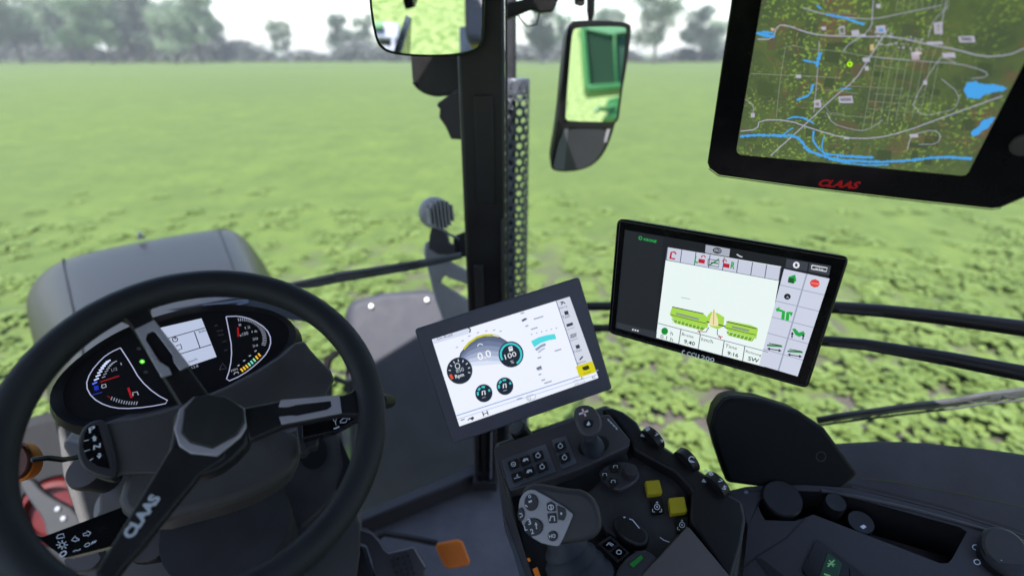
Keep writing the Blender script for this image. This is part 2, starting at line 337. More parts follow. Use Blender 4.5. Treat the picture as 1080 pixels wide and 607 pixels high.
# bonnet: cross sections along the tractor's forward axis
def bonnet():
    def PT(x, y, z): return PZ(x, y, EYE.z + z)
    far = [(31, 345, -1.05), (25, 325, -.98), (26, 304, -.92), (49, 280, -.84), (79, 268.5, -.80), (150, 254, -.775), (224, 241.5, -.80), (246, 240, -.82), (266, 257, -.90), (286, 289, -1.02), (300, 318, -1.1)]
    f3 = [PT(*q) for q in far]
    m = MB(); rings = []
    near = [(64, 475, -1.18), (57, 440, -1.06), (57, 424, -.97), (78, 402, -.88), (104, 388, -.83), (190, 372, -.79), (262, 349, -.82), (290, 345, -.845), (305, 350, -.92), (314, 368, -1.03), (321, 400, -1.12)]
    n3 = [PT(*q) for q in near]
    rings.append([p + FW * .42 - UP * .5 for p in f3]); rings.append([p + FW * .22 - UP * .10 for p in f3]); rings.append([p + FW * .08 - UP * .02 for p in f3])
    for t in (0, .25, .5, .75, 1): rings.append([a.lerp(b, t) + UP * (.02 * t * (1 - t)) for a, b in zip(f3, n3)])
    n = len(f3)
    for rg in rings: rg.insert(0, rg[0] - UP * .5); rg.append(rg[-1] - UP * .5)
    n += 2; vv = [p for rg in rings for p in rg]
    m.add(vv, [(i * n + k, i * n + k + 1, (i + 1) * n + k + 1, (i + 1) * n + k) for i in range(len(rings) - 1) for k in range(n - 1)], HOODM)
    b = m.build('bonnet', tr, smooth=60); md = b.modifiers.new('sub', 'SUBSURF'); md.levels = 1; md.render_levels = 2
    s = MB()
    # seam grooves and edge strips following the shell
    for i0, i1, t_ in ((3, 4, .55), (6, 7, .3)):
        a0 = f3[i0].lerp(f3[i1], t_); a1 = n3[i0].lerp(n3[i1], t_); s.tube([a0 + FW * .03 - UP * .008] + [a0.lerp(a1, t) + UP * (.02 * t * (1 - t) - .004) for t in (0, .2, .4, .6, .8, 1)], [(.0035, .006)] * 7, BLK, 6, flat=RT)
    s.build('seam', b)
    q = MB(); p = PT(149, 252, -.775); q.prism([p + RT * a for a in (-.016, .016)] + [p + RT * .004 + UP * .028, p - RT * .006 + UP * .03], [p + FW * .03 + RT * a for a in (-.016, .016)] + [p + RT * .004 + UP * .028 + FW * .02, p - RT * .006 + UP * .03 + FW * .02], MET); q.build('sight_marker', b, bevel=.002)
    v = MB()
    vp = Plane(P(240, 312, 1.25), UP * 1.0 + FW * -.3)
    for (a_, b_) in (((212, 317), (246, 312)), ((214, 322), (262, 316)), ((250, 321), (262, 318))): v.ribbon(vp, [a_, b_], 2.5, MET, .004)
    v.sheet(vp, [(176, 327), (262, 311), (292, 313), (330, 340), (260, 330)], BLK)
    v.build('cowl_panel', b)
    return b
bonnet()
# front fender
m = MB(); pf = Plane(P(430, 400, 2.1), (0.1, -1, .75))
px = [(372, 440), (367.5, 400), (366.5, 358), (366, 334), (369, 322), (375, 316), (405, 307.5), (451, 304.5), (480, 312), (560, 330), (560, 640), (380, 640), (374, 520)]
m.plate(pf, px, .10, FEND, grow=1.0, d=FW * .8 - UP * .5); fo = m.build('front_fender', tr, bevel=.03, seg=4)
for c in ((391.6, 322.9), (450.2, 316.3)):
    q = MB(); p = pf.at(*c, .006); q.lathe(p, pf.n, [(-.006, .010), (.005, .010), (.009, .007), (.010, .002)], pm('glint_white', (.85, .83, .8), .25), 14); q.build('painted_glint', fo)  # white discs stand in for lamp reflections on the fender
m = MB(); m.tube([P(355, 372, 2.0), P(347, 378, 2.0), P(343, 392, 2.0), P(347, 420, 2.0), P(356, 460, 1.95), P(368, 520, 1.9)], .016, BLK, 8); m.tube([P(352, 398, 2.0), P(366, 404, 2.0), P(372, 430, 2.0)], .012, BLK, 8); m.build('hose', tr)
# pillar (front right), with seal and vent strip
Yp = 1.25
def V(x, y, z): return Vector((x, y, EYE.z + z))
m = MB(); xl, xr = -.1235, -.0165
m.prism([V(xl, Yp, z) for z in (-1.32, .36)] + [V(xr, Yp, z) for z in (.36, -1.32)], [V(xl - .01, Yp + .09, z) for z in (-1.32, .36)] + [V(xr - .002, Yp + .09, z) for z in (.36, -1.32)], BLK)
pil = m.build('cab_pillar', tr, bevel=.008)
m = MB()
m.prism([V(xr + .0005, Yp + .012, z) for z in (-1.32, .36)] + [V(xr + .006, Yp + .012, z) for z in (.36, -1.32)], [V(xr + .0005, Yp + .05, z) for z in (-1.32, .36)] + [V(xr + .006, Yp + .05, z) for z in (.36, -1.32)], MID)
m.build('seal_strip', pil)
m = MB()
m.box(V(-.067, Yp - .004, -.22), Vector((.022, 0, 0)), Vector((0, .006, 0)), UP * .13, BLK)
m.box(V(-.025, Yp - .004, -.52), Vector((.004, 0, 0)), Vector((0, .006, 0)), UP * .13, SLT)
m.box(V(-.09, Yp - .003, -.72), Vector((.012, 0, 0)), Vector((0, .005, 0)), UP * .2, DRK)
m.build('trim_cover', pil, bevel=.002)
# foot of pillar: vertical trim with ribs near the floor
m = MB(); 
for xx, mt in ((500.5, DRK), (508, BLK), (519, DRK)):
    pp = Plane(P(510, 490, 1.6), (0, -1, .1)); m.plate(pp, [(xx, 452), (xx + 4.5, 452), (xx + 4, 514), (xx + .5, 514)], .03, mt, .01)
m.plate(pp, [(499, 508), (524, 508), (524, 518), (499, 517)], .05, DRK, .015); m.ribbon(pp, [(518.4, 455), (517.8, 505)], 1.4, SIL, .012)  # silver ribbon paints the highlight down the right side
m.build('pillar_foot', pil, bevel=.003)
# windscreen bottom rail
m = MB(); fl = Plane((0, 0, FZ), UP)
A_, B_ = PZ(498, 492, FZ), PZ(385, 541, FZ); dr = (B_ - A_)
m.prism([PZ(506, 486, FZ + .06), PZ(380, 540, FZ + .06), PZ(380, 550, FZ + .06), PZ(502, 500, FZ + .06)], [PZ(506, 486, FZ + .06) - UP * .1, PZ(380, 540, FZ + .06) - UP * .1, PZ(380, 550, FZ + .06) - UP * .1, PZ(502, 500, FZ + .06) - UP * .1], MID)
m.prism([PZ(502, 496, FZ + .03), PZ(380, 550, FZ + .03), PZ(380, 556, FZ + .03), PZ(500, 507, FZ + .03)], [p - UP * .07 for p in (PZ(502, 496, FZ + .03), PZ(380, 550, FZ + .03), PZ(380, 556, FZ + .03), PZ(500, 507, FZ + .03))], SLT)
m.build('windscreen_rail', tr, bevel=.006)
# cab floor, lower side wall, roof, other pillars
m = MB(); fpts = [PZ(505, 494, FZ), PZ(380, 548, FZ), T(.95, -.35, -1.32), T(.95, -.8, -1.32), T(-1, -.8, -1.32), T(-1, .85, -1.32), PZ(820, 560, FZ), PZ(620, 497, FZ)]
m.prism(fpts, [p - UP * .06 for p in fpts], pm('cab_floor_mat', (0.1029, 0.0945, 0.1042), .75, bump=.6, bscale=350, var=.2)); m.build('cab_floor', tr)
def ring_poly(z, dz): 
    q = [T(1.27, -.86, z), T(1.25, .72, z), T(.3, .86, z), T(-1.05, .82, z), T(-1.05, -.95, z), T(.3, -1.0, z)]; return q, [p + UP * dz for p in q]  # left edge widened to keep sun off the column tower
m = MB(); a_, b_ = ring_poly(.37, .16); m.prism(a_, b_, pm('roof_liner', (.05, .05, .055), .9, bump=.3, bscale=200)); m.build('cab_roof', tr, bevel=.03)
for (f_, r_) in ((1.2, -.70), (-1.0, -.78)):
    m = MB(); m.box(T(f_, r_, -.48), FW * .04, RT * .035, UP * .845, BLK); m.build('corner_post', tr, bevel=.01)
m = MB(); m.box(T(-1.02, 0, -.72), FW * .03, RT * .74, UP * .6, BLK); m.build('added_rear_wall', tr, bevel=.01)  # unseen wall, added to cut light and reflections from behind
m = MB(); m.box(T(-.05, -.84, -.95), FW * .9, RT * .025, UP * .37, BLK); m.build('door_panel', tr, bevel=.01)
# right rear fender ledge with thin yellow line, seen through the side window
m = MB(); pr = Plane(P(950, 500, 1.02), (-.25, -.45, 1))
m.plate(pr, [(860, 472), (880, 465), (924, 462.5), (958, 463), (1037, 470), (1080, 476), (1180, 492), (1180, 620), (1080, 566), (996, 539), (940, 525), (897, 514), (850, 512)], .05, pm('rear_fender_plastic', (0.0594, 0.0564, 0.0607), .9, bump=.2, bscale=500, var=.12, spec=.04), d=(0, .2, -1)); rf = m.build('rear_fender', tr, bevel=.012, seg=3)
m = MB(); m.ribbon(pr, chaikin([(908, 504), (945, 507), (979, 514), (1030, 523), (1080, 534), (1180, 560)], 2, False), .7, pm('yellow_thread', (.10, .10, .02), .8), .0015); m.ribbon(pr, [(899, 513), (940, 523), (996, 537), (1080, 563.5)], 1.6, MID, .003); m.build('edge_line', rf)  # grey ribbon paints the highlight along the ledge edge
# left side: fender arm, bolts, red rim behind the wheel
fw = thing('road_wheel', 'front wheel with red rim, low at left beyond the steering wheel', 'wheel', PZ(55, 540, .9))
m = MB(); pw = Plane(P(56, 538, 2.0), (.35, -.8, .6)); c = pw.at(56, 540)
m.lathe(c, pw.n, [(-.10, .13), (-.04, .13), (.0, .12), (.012, .10), (-.03, .09), (-.03, .01)], RED, 28); m.build('rim', fw, smooth=30)
m = MB(); m.lathe(c - pw.n * .04, pw.n, [(-.20, .36), (-.16, .40), (0, .40), (.03, .36), (.02, .25), (.01, .14), (-.02, .13)], pm('tyre_rubber', (0.0132, 0.0138, 0.0162), .8, bump=.6, bscale=40, var=.2), 40); m.build('tyre', fw)
fa = thing('fender_bracket', 'grey bolted fender bracket in front of the red wheel rim', 'bracket', P(55, 545, 1.8))
m = MB(); pb = Plane(P(55, 540, 1.78), (.25, -.8, .7))
m.plate(pb, chaikin([(18, 508), (30, 502), (44, 518), (60, 528), (78, 537), (92, 560), (60, 575), (48, 565), (46, 548), (32, 530)], 1), .03, pm('bracket_paint', (.020, .021, .025), .6, var=.15)); m.build('arm', fa, bevel=.006)
for c_ in ((61.5, 536), (67.5, 546)):
    m = MB(); m.lathe(pb.at(*c_), pb.n, [(-.004, .009), (.006, .009), (.008, .006), (.0085, .001)], pm('zinc_bolt', (.22, .23, .26), .4), 8); m.build('bolt', fa)
# lower left step panel under the dash; pale plate paints a pool of sun
m = MB(); pq = Plane(P(90, 500, 1.15), (.15, -.7, .9))
m.plate(pq, [(58, 432), (170, 450), (170, 640), (96, 640), (84, 556), (66, 500)], .04, BLK); m.plate(pq, chaikin([(97, 548), (100, 528), (112, 514), (138, 506), (150, 520), (140, 548), (110, 560)], 2), .004, pm('painted_sun_patch', (.20, .20, .20), .6, bump=.3, bscale=400, var=.25), .002); m.build('side_panel', tr, bevel=.01)  # pale plate stands in for a sunlit spot
# ------------------------------------------------------------------ exhaust stack with perforated guard
ex = thing('exhaust_stack', 'upright exhaust pipe in a perforated grey guard behind the pillar', 'exhaust', V(-.0, 1.78, -1.4))
xc, yc, rg = .010, 1.80, .0475
GRD = pm('guard_metal', (0.0700, 0.0760, 0.0920), .42, metal=.35, var=.15)
def guard():
    vv = []; ff = []; NC = 10; ch = 2 * math.pi * rg / NC; rows = 50; z1 = -.085
    def pt(u, v): q = u / rg; return V(xc + rg * math.sin(q), yc - rg * math.cos(q), z1 - v)
    for i in range(rows):
        for j in range(-3, 4):
            u0 = (j + .5 * (i % 2)) * ch; cx_, cy_ = u0, (i + .5) * ch * .92; hw, hh = ch / 2, ch * .46; r_ = ch * .355; b = len(vv)
            for k in range(8):
                t = math.pi / 4 * k; sx = (1, 1, 0, -1, -1, -1, 0, 1)[k]; sy = (0, 1, 1, 1, 0, -1, -1, -1)[k]
                vv.append(pt(cx_ + sx * hw, cy_ + sy * hh)); vv.append(pt(cx_ + math.cos(t) * r_, cy_ + math.sin(t) * r_))
            for k in range(8): n_ = (k + 1) % 8; ff.append((b + 2 * k, b + 2 * n_, b + 2 * n_ + 1, b + 2 * k + 1))
    me = MB().add(vv, ff, GRD); o = me.build('guard', ex, recalc=False, smooth=180); s = o.modifiers.new('solid', 'SOLIDIFY'); s.thickness = .002
guard()
m = MB(); m.lathe(V(xc, yc, -.128), UP, [(0, .0495), (.045, .0495), (.05, .046), (.05, .02)], GRD, 28); m.build('collar', ex)
m = MB(); m.lathe(V(xc - .012, yc, -1.5), UP, [(0, .016), (2.2, .016)], pm('pipe_dark', (.03, .03, .036), .55, var=.3), 20); m.build('pipe', ex)
# ------------------------------------------------------------------ horn / lamp pod outside, left of the pillar
hn = thing('horn_pod', 'black rounded horn pod bolted left of the pillar under the mirror', 'horn', P(478, 100, 1.4))
ph = Plane(P(460, 80, 1.42), (0, -1, .1))
m = MB(); m.plate(ph, chaikin([(432, 30), (433, 60), (434.5, 88), (440, 95), (451, 101), (466, 103), (492, 96), (492, 30)], 2), .1, BLK, grow=.8); m.plate(ph, [(434, 86), (438.5, 85), (440, 90), (436, 90.5)], .02, DRK, .01); m.build('shell', hn, bevel=.012, seg=3)
m = MB(); m.plate(ph, [(490, 92), (479, 96), (466, 105.5), (461, 109), (461, 113), (464, 114), (463, 124), (470, 134), (475.6, 146.7), (490, 147.5)], .05, DRK, .012); m.build('bracket', hn, bevel=.004)
# roof rail gear top right of the pillar
rb = thing('mirror_arm', 'black bracket arm at the top of the pillar with thin wire loop', 'bracket', P(560, 8, 1.35))
pa = Plane(P(560, 10, 1.35), (0, -1, 0))
m = MB(); m.plate(pa, [(533, 3), (545, 1), (563, -4), (563, -30), (600, -30), (589, 0), (584, 12), (570, 13.5), (560, 10), (548, 15), (533, 21)], .05, BLK); m.plate(pa, [(533, -6), (562, -14), (562, -20), (533, -12)], .04, DRK); m.build('arm', rb, bevel=.004)
m = MB(); m.tube([pa.at(546, 16, .01), pa.at(552, 24, .01), pa.at(556, 28, .01), pa.at(566, 26, .01), pa.at(569, 14, .01)], .0022, BLK, 6); m.build('wire_loop', rb)
m = MB(); m.plate(pa, [(606, -12), (617, -12), (617, 5), (613, 6), (607, 4)], .03, DRK, 0); m.tube([pa.at(590, -8), pa.at(612, -9), pa.at(630, -12)], .012, BLK, 8); m.build('clip', rb, bevel=.002)
# ------------------------------------------------------------------ mirrors (true, except the lower glass with painted reflection)
def mirror_plane(px, py, d, g):
    p = P(px, py, d); r_ = ray(px, py).normalized(); g = Vector(g).normalized(); return Plane(p, (g - r_))
def refl(pl, x, y, d):
    v = P(x, y, d); return v - pl.n * (2 * (v - pl.p).dot(pl.n))
BK = -FW
m1 = mirror_plane(450, 20, 1.0, BK + RT * .42 - UP * .42)
mo = thing('overhead_mirror', 'rounded mirror at top centre reflecting grass, beside the pillar top', 'mirror', m1.at(450, -60))
m = MB(); m.plate(m1, chaikin([(386, -110), (387, -50), (389, 0), (392.5, 25), (395.8, 41), (400.4, 51), (411, 57.5), (433, 60.3), (459, 61), (483, 60.3), (499, 56), (508, 49.5), (511.5, 38), (512.5, 0), (512, -110)], 1), .028, GLOSSBLK, -.003, grow=.92); m.build('housing', mo, bevel=.003)
m = MB(); m.sheet(m1, chaikin([(389, -106), (391.6, 0), (395.2, 25), (398.5, 41), (404, 49.8), (415.6, 54.9), (435.4, 57.3), (459, 57.8), (483, 56.4), (498.6, 52.6), (505, 48.5), (508, 38), (508.4, 0), (508, -106)], 1), MIR, .001); m.build('mirror_glass', mo)
m = MB(); m.tube([m1.at(450, -60, -.03), m1.at(455, -100, -.05), T(1.1, .3, .38)], .012, BLK, 10); m.build('stem', mo)
m2 = mirror_plane(628, 75, 1.55, BK + RT * .25 - UP * .19)
mo = thing('outside_mirror', 'tall outside mirror in black frame reflecting a green implement', 'mirror', m2.at(625, 20))
m = MB(); out2 = chaikin([(599, 24), (609, 20.6), (651.8, 21.4), (665, 24.5), (667, 30), (660.3, 79), (650.3, 128.5), (640.6, 158), (627, 175), (607.4, 181.6), (584, 181.6), (580, 175), (588.5, 128), (595, 60)], 2)
m.plate(m2, out2, .05, BLK, -.004, grow=.9); ho = m.build('housing', mo, bevel=.004)
m = MB(); g2 = [(607.4, 28), (640, 26.8), (660, 27.6), (662.4, 31), (661.8, 40), (652.4, 123), (650, 128.5), (645, 130.2), (601, 129), (596.6, 127), (595.4, 122), (601, 50), (603, 33)]
m.sheet(m2, g2, MIR, .0005); m.build('mirror_glass', mo)
m = MB(); m.ribbon(m2, chaikin(g2, 1), 2.0, BLK, .003, True); m.ribbon(m2, [(593.5, 131.5), (648, 132.5)], 3.0, BLK, .004); m.build('bead', ho)
m2b = Plane(m2.at(612, 155, .001), m2.n - UP * .1 + RT * -.05)
m = MB(); m.sheet(m2, chaikin([(597, 135), (644.5, 134.5), (637, 157), (625, 174), (607, 179.4), (585, 179.6), (583, 176), (589, 150)], 1), pm('painted_reflection', (.030, .030, .036), .45, var=.08), .0008)  # lower glass: reflected dark tractor panel painted in as flat grey
m.sheet(m2, [(596, 135), (599.5, 135), (595, 179), (584.5, 179), (583.6, 176), (589, 151)], pm('painted_reflection_strip', (.075, .077, .088), .4), .0011); m.sheet(m2, [(640, 136), (644, 135.5), (639.5, 150), (637, 150)], SIL, .0012); m.build('wide_angle_glass', mo)
m = MB(); m.tube([m2.at(622.5, 23, -.02), m2.at(623, 12, -.02), m2.at(623.5, -30, -.02)], [.006, .012, .013], BLK, 12); m.build('stem', mo)
# lime grass behind the tractor that the mirrors show
gp = MB(); 
def GT(f_, r_, z): q = T(f_, r_, 0); return Vector((q.x, q.y, z))
def grass_mat():
    m = bpy.data.materials.new('mown_grass'); m.use_nodes = True; t = m.node_tree; b = t.nodes['Principled BSDF']; b.inputs['Roughness'].default_value = .9; b.inputs['Specular IOR Level'].default_value = .1
    tc = t.nodes.new('ShaderNodeTexCoord'); n = t.nodes.new('ShaderNodeTexNoise'); n.inputs['Scale'].default_value = 8; n.inputs['Detail'].default_value = 8; n.inputs['Roughness'].default_value = .7; t.links.new(tc.outputs['Object'], n.inputs[0])
    r = t.nodes.new('ShaderNodeValToRGB'); r.color_ramp.elements[0].position = .40; r.color_ramp.elements[0].color = (.07, .12, .03, 1); r.color_ramp.elements[1].position = .57; r.color_ramp.elements[1].color = (.22, .28, .11, 1)
    t.links.new(n.outputs[0], r.inputs[0]); t.links.new(r.outputs[0], b.inputs['Base Color']); return m
gp.add([GT(-1.2, -60, .006), GT(-1.2, 60, .006), GT(-160, 60, .006), GT(-160, -60, .006)], [(0, 1, 2, 3)], grass_mat())
tag(gp.build('meadow'), 'bright lime grass behind the tractor, seen only in the mirrors', kind='structure')
# implement seen in the outside mirror
im = thing('green_implement', 'tall green machine with dark curtain, reflected in the outside mirror', 'implement', refl(m2, 640, 120, 6.0))
def RP(pl, x, y, d, dz=0): return refl(pl, x, y, d + dz)
def rplate(m, pl, px, d, th, mat, dd=0):
    f = [refl(pl, x, y, d) for x, y in px]; n_ = (f[1] - f[0]).cross(f[2] - f[1]).normalized(); tocam = (refl(pl, px[0][0], px[0][1], d) - refl(pl, px[0][0], px[0][1], d + .1)).normalized()
    if n_.dot(tocam) < 0: n_ = -n_
    f = [p + n_ * dd for p in f]; m.prism(f, [p - n_ * th for p in f], mat)
m = MB(); D_ = 6.
rplate(m, m2, [(618, 34), (642, 40), (668, 34), (672, 93), (622, 95)], D_, .1, GREEN_D); 
for k in range(9): rplate(m, m2, [(621 + 3 * k * 1.0, 37 + min(k, 7)), (621.8 + 3 * k, 37 + min(k, 7)), (624.2 + 2.7 * k, 93.6), (623.4 + 2.7 * k, 93.6)], D_, .03, pm('curtain_rib', (.03, .095, .045), .7), .03)
m.build('curtain', im)
m = MB(); rplate(m, m2, [(612, 27), (672, 27), (668, 35), (643, 39), (618, 34)], D_, .3, pm('implement_light_green', (0.1320, 0.3000, 0.1440), .4), .05)
rplate(m, m2, [(612, 27), (616, 29), (622, 95), (617, 95)], D_, .2, GREEN_P, .08); rplate(m, m2, [(646, 38), (648, 38), (650.5, 93), (648.5, 93)], D_, .05, GREEN_P, .06)
rplate(m, m2, [(618, 94), (670, 90), (670, 95), (619, 100)], D_, .25, GREEN_P, .12); rplate(m, m2, [(640, 107), (658, 103), (660, 112), (652, 128), (634, 128), (644, 116), (638, 115)], D_, .2, GREEN_P, .1)
m.build('frame', im, bevel=.01)
m = MB(); p = refl(m2, 634, 118, 5.9); m.tube([refl(m2, 628, 118, 5.9), refl(m2, 631, 114, 5.9), refl(m2, 640, 115, 5.9), refl(m2, 648, 112, 5.9)], .03, GREEN_P, 8); m.build('hitch', im)
fr = thing('front_mower', 'grey machine deck with green block and hoop, reflected lower left in the overhead mirror', 'implement', refl(m1, 410, 50, 5.))
m = MB(); rplate(m, m1, [(390, 22), (421, 24), (420, 41.5), (396, 40)], 5., .06, GREY_P); m.build('deck', fr, bevel=.02)
m = MB(); rplate(m, m1, [(392, 26.5), (404.5, 27), (404.5, 32), (394, 31.5)], 5., .06, GREEN_P, .05); m.build('block', fr)
m = MB(); rplate(m, m1, [(398, 41), (423.5, 34), (423.5, 52), (402, 50)], 5.05, .04, DRK); m.build('roller', fr)
m = MB(); m.tube([refl(m1, x, y, 4.9) for x, y in ((404, 51), (415, 53), (428, 53), (431, 49), (431, 44), (427, 41), (422, 42))], .022, GREY_P, 8); m.tube([refl(m1, 415, 41, 4.9), refl(m1, 415, 53, 4.9)], .02, GREY_P, 8); m.build('hoop', fr)
ra = thing('rear_window_post', 'dark cab corner panel at right of the overhead mirror reflection', 'panel', refl(m1, 497, 40, 2.2))
m = MB(); rplate(m, m1, [(488, -70), (515, -70), (515, 41), (492, 40), (490, 30)], 2.2, .08, pm('post_grey', (.10, .10, .115), .5, var=.1)); m.build('panel', ra, bevel=.02)
m = MB(); 
for k, (x, y, mt) in enumerate(((491, 47, GREY_P), (498, 45, BLK), (504, 42, YEL), (495, 52, GREY_P), (500, 50, YEL))): m.tube([refl(m1, x - 3, y - 3, 2.4), refl(m1, x + 3, y + 2, 2.4)], .018, mt, 6)
m.tube([refl(m1, 488.5, 30, 2.4), refl(m1, 489, 56, 2.4)], .02, GREY_P, 6); m.build('step_grille', ra)
# ------------------------------------------------------------------ work light and bracket
wl = thing('work_light', 'round grey finned work lamp on a bracket left of the pillar', 'work lamp', P(462, 258, 1.55))
c = P(461, 225, 1.55); ax = (P(472, 228, 1.46) - P(452, 222, 1.60)).normalized()
m = MB(); m.lathe(c, ax, [(-.04, .030), (-.038, .046), (-.034, .049), (-.008, .049), (-.004, .045), (.004, .042), (.006, .01)], BRK, 28); m.build('lamp_body', wl)
m = MB(); x_ = ax.orthogonal().normalized(); rt = (RT - ax * RT.dot(ax)).normalized(); up_ = ax.cross(rt)
for k in range(-3, 4): h = math.sqrt(max(.0, .044 ** 2 - (k * .012) ** 2)); m.box(c + ax * .020 + rt * (k * .012), rt * .0026, ax * .022, up_ * h, BRK)
m.build('cooling_fins', wl)
pl_ = Plane(P(462, 262, 1.56), (0, -1, .3))
m = MB(); m.plate(pl_, [(455, 240), (470, 243), (473, 256), (479, 260), (479, 270), (462, 268), (452, 262), (453, 248)], .04, DRK); m.tube([P(463, 240, 1.5), P(472, 246, 1.5), P(484, 252, 1.5)], .004, MET, 8); m.build('mount', wl, bevel=.004)
br = thing('cast_bracket', 'grey cast frame below the work lamp reaching behind the pillar', 'bracket', P(470, 320, 1.7))
pz = Plane(P(465, 290, 1.62), (.1, -1, .4))
m = MB(); m.plate(pz, [(448, 256), (453, 253), (462, 263), (476, 276), (500, 289), (500, 302), (474, 293), (469, 290), (464, 298), (500, 320), (500, 350), (470, 345), (459, 316), (447, 268)], .05, BRK); m.build('casting', br, bevel=.006)
m = MB(); m.plate(pz, [(478, 249), (500, 240), (500, 270), (478, 272)], .07, BLK, .01, rc=4); m.build('rubber_grommet', br, bevel=.004)
# ------------------------------------------------------------------ wipers
def wiper(name, label, pts, wpx, d0, d1, n_):
    t_ = thing(name, label, 'wiper', P(*pts[-1], d1)); N = len(pts); q = [P(x, y, d0 + (d1 - d0) * i / (N - 1)) for i, (x, y) in enumerate(pts)]
    m = MB(); m.tube(q, [(wpx[i] * .55 * depth(q[i]) / F, .006) for i in range(N)], pm('wiper_grey', (0.0706, 0.0736, 0.0806), .5, var=.3), 8, flat=(0, -.3, 1)); m.build('arm', t_, smooth=20)
    m = MB(); m.tube([p - UP * (wpx[i] * .40 * depth(p) / F) + Vector((0, -.008, 0)) for i, p in enumerate(q)], .0028, pm('blade_rubber', (.03, .03, .034), .6), 6); m.build('blade', t_)
    m = MB(); m.tube([p + UP * (wpx[i] * .25 * depth(p) / F) + Vector((0, -.008, .0)) for i, p in enumerate(q[:-1])], .003, BLK, 6)
    for i in range(0, N - 1): a_ = q[i].lerp(q[i + 1], .3); m.tube([a_ + UP * .006 + Vector((0, -.009, 0)), a_.lerp(q[i + 1], .5) - UP * .004 + Vector((0, -.01, 0))], .0012, MID, 5)
    m.build('linkage', t_)
wiper('windscreen_wiper', 'thin dark windscreen wiper above the steering wheel rim', [(300, 302), (330, 297.5), (362, 291), (400, 285), (441, 278), (487, 268.5)], [6, 10, 11, 10, 9, 5], 1.5, 1.35, 0)
wiper('window_wiper', 'long grey wiper across the right side window', [(862, 443), (889, 438.5), (959, 429), (1005, 424), (1040, 418), (1085, 413)], [10, 12, 13.5, 14, 16, 17], 1.3, 1.15, 0)
# ------------------------------------------------------------------ handrails
for lab, pts in (('upper black handrail running right behind the tablet monitor', [(606, 323, 1.55, 9), (700, 322, 1.4, 10), (882, 324, 1.15, 13), (930, 327.5, 1.1, 14), (1000, 335.5, 1.02, 15.5), (1090, 347.5, .93, 17.5), (1160, 360, .88, 18.5)]),
                 ('lower black handrail running right behind the tablet monitor', [(606, 345, 1.55, 7.5), (700, 347, 1.4, 9), (872, 359.5, 1.15, 11.5), (912, 363, 1.1, 12.5), (1000, 378, 1.0, 15.5), (1090, 395.5, .9, 17.5), (1160, 412, .85, 18.5)])):
    q = [P(x, y, d) for x, y, d, _ in pts]; t_ = thing('handrail', lab, 'handrail', q[-1], 'handrails on the right window')
    m = MB(); m.tube(q, [w_ * .5 * d / F for _, _, d, w_ in pts], BLK, 14); m.build('rail', t_)
    m = MB(); m.tube([p + Vector((0, -.012, -.001)) for p in q[2:]], .006, DRK, 8); m.build('cable', t_)
    m = MB(); m.box(q[-1] + Vector((.006, 0, 0)), Vector((.012, 0, 0)), Vector((0, .022, 0)), UP * .022, BLK); m.build('end_bracket', t_, bevel=.004)
# ------------------------------------------------------------------ monitors
def bez(pl, px, mb, mat, th, grow, rc, off=0): mb.plate(pl, px, th, mat, off, rc=rc, grow=grow)
SCRW = em('#eef2fb'); 
# --- terminal (armrest)
qa = [(436.6, 346.8), (611.2, 291.4), (646.5, 410), (477, 468.8)]
pA = quad_plane(qa, [.8696, .9039, .9230, .8886]); K1 = .00035
def mapA(u, v):   # u,v 0..1 over the screen, bilinear in 3D
    a_, b_, c_, d_ = [pA.at(*p, K1) for p in ((454, 358), (602, 311.5), (631.5, 399), (484, 450.5))]
    return a_ * (1 - u) * (1 - v) + b_ * u * (1 - v) + c_ * u * v + d_ * (1 - u) * v
ta = thing('terminal_monitor', 'tilted grey framed terminal with white gauge screen, left of the tablet', 'monitor', pA.at(545, 470))
MONB = pm('monitor_bezel', (0.0633, 0.0581, 0.0804), .42, bump=.15, bscale=900, var=.06)
m = MB(); bez(pA, qa, m, MONB, .03, .96, 4); m.build('bezel', ta, bevel=.003)
m = MB()
scr = [(455.5, 357.6), (600.8, 312.6), (631.2, 398.2), (484.6, 449.3)]
m.sheet(pA, scr, em('#eef3ff'), .0004)
L = lambda c, k=1: em(c, k)
def A(x, y): return (x, y)          # photo pixels on the terminal's own plane
m.sheet(pA, [(586.5, 317), (600.8, 312.6), (629, 392), (613, 397.5)], L('#d3d8e6'), .0006)
m.sheet(pA, [(455.5, 357.6), (495, 345.5), (497, 350), (493, 352), (457.5, 362.5)], L('#d5dcf0'), .0006)
m.ribbon(pA, [(586.5, 317), (614, 399.5)], .8, L('#5f6f96'), .0008); m.ribbon(pA, [(481.5, 438), (631, 390)], 1.0, L('#86a7dc'), .0008); m.ribbon(pA, [(483, 441.5), (630.4, 394.5)], .8, L('#b7c8e8'), .0008)
m.text(pA, 'On Road', (461.5, 358.8), (477.5, 353.7), L('#474d60'), .0009); m.ribbon(pA, [(494, 345.5), (496.2, 347), (495.4, 350.4)], 1.3, L('#20242c'), .0009)
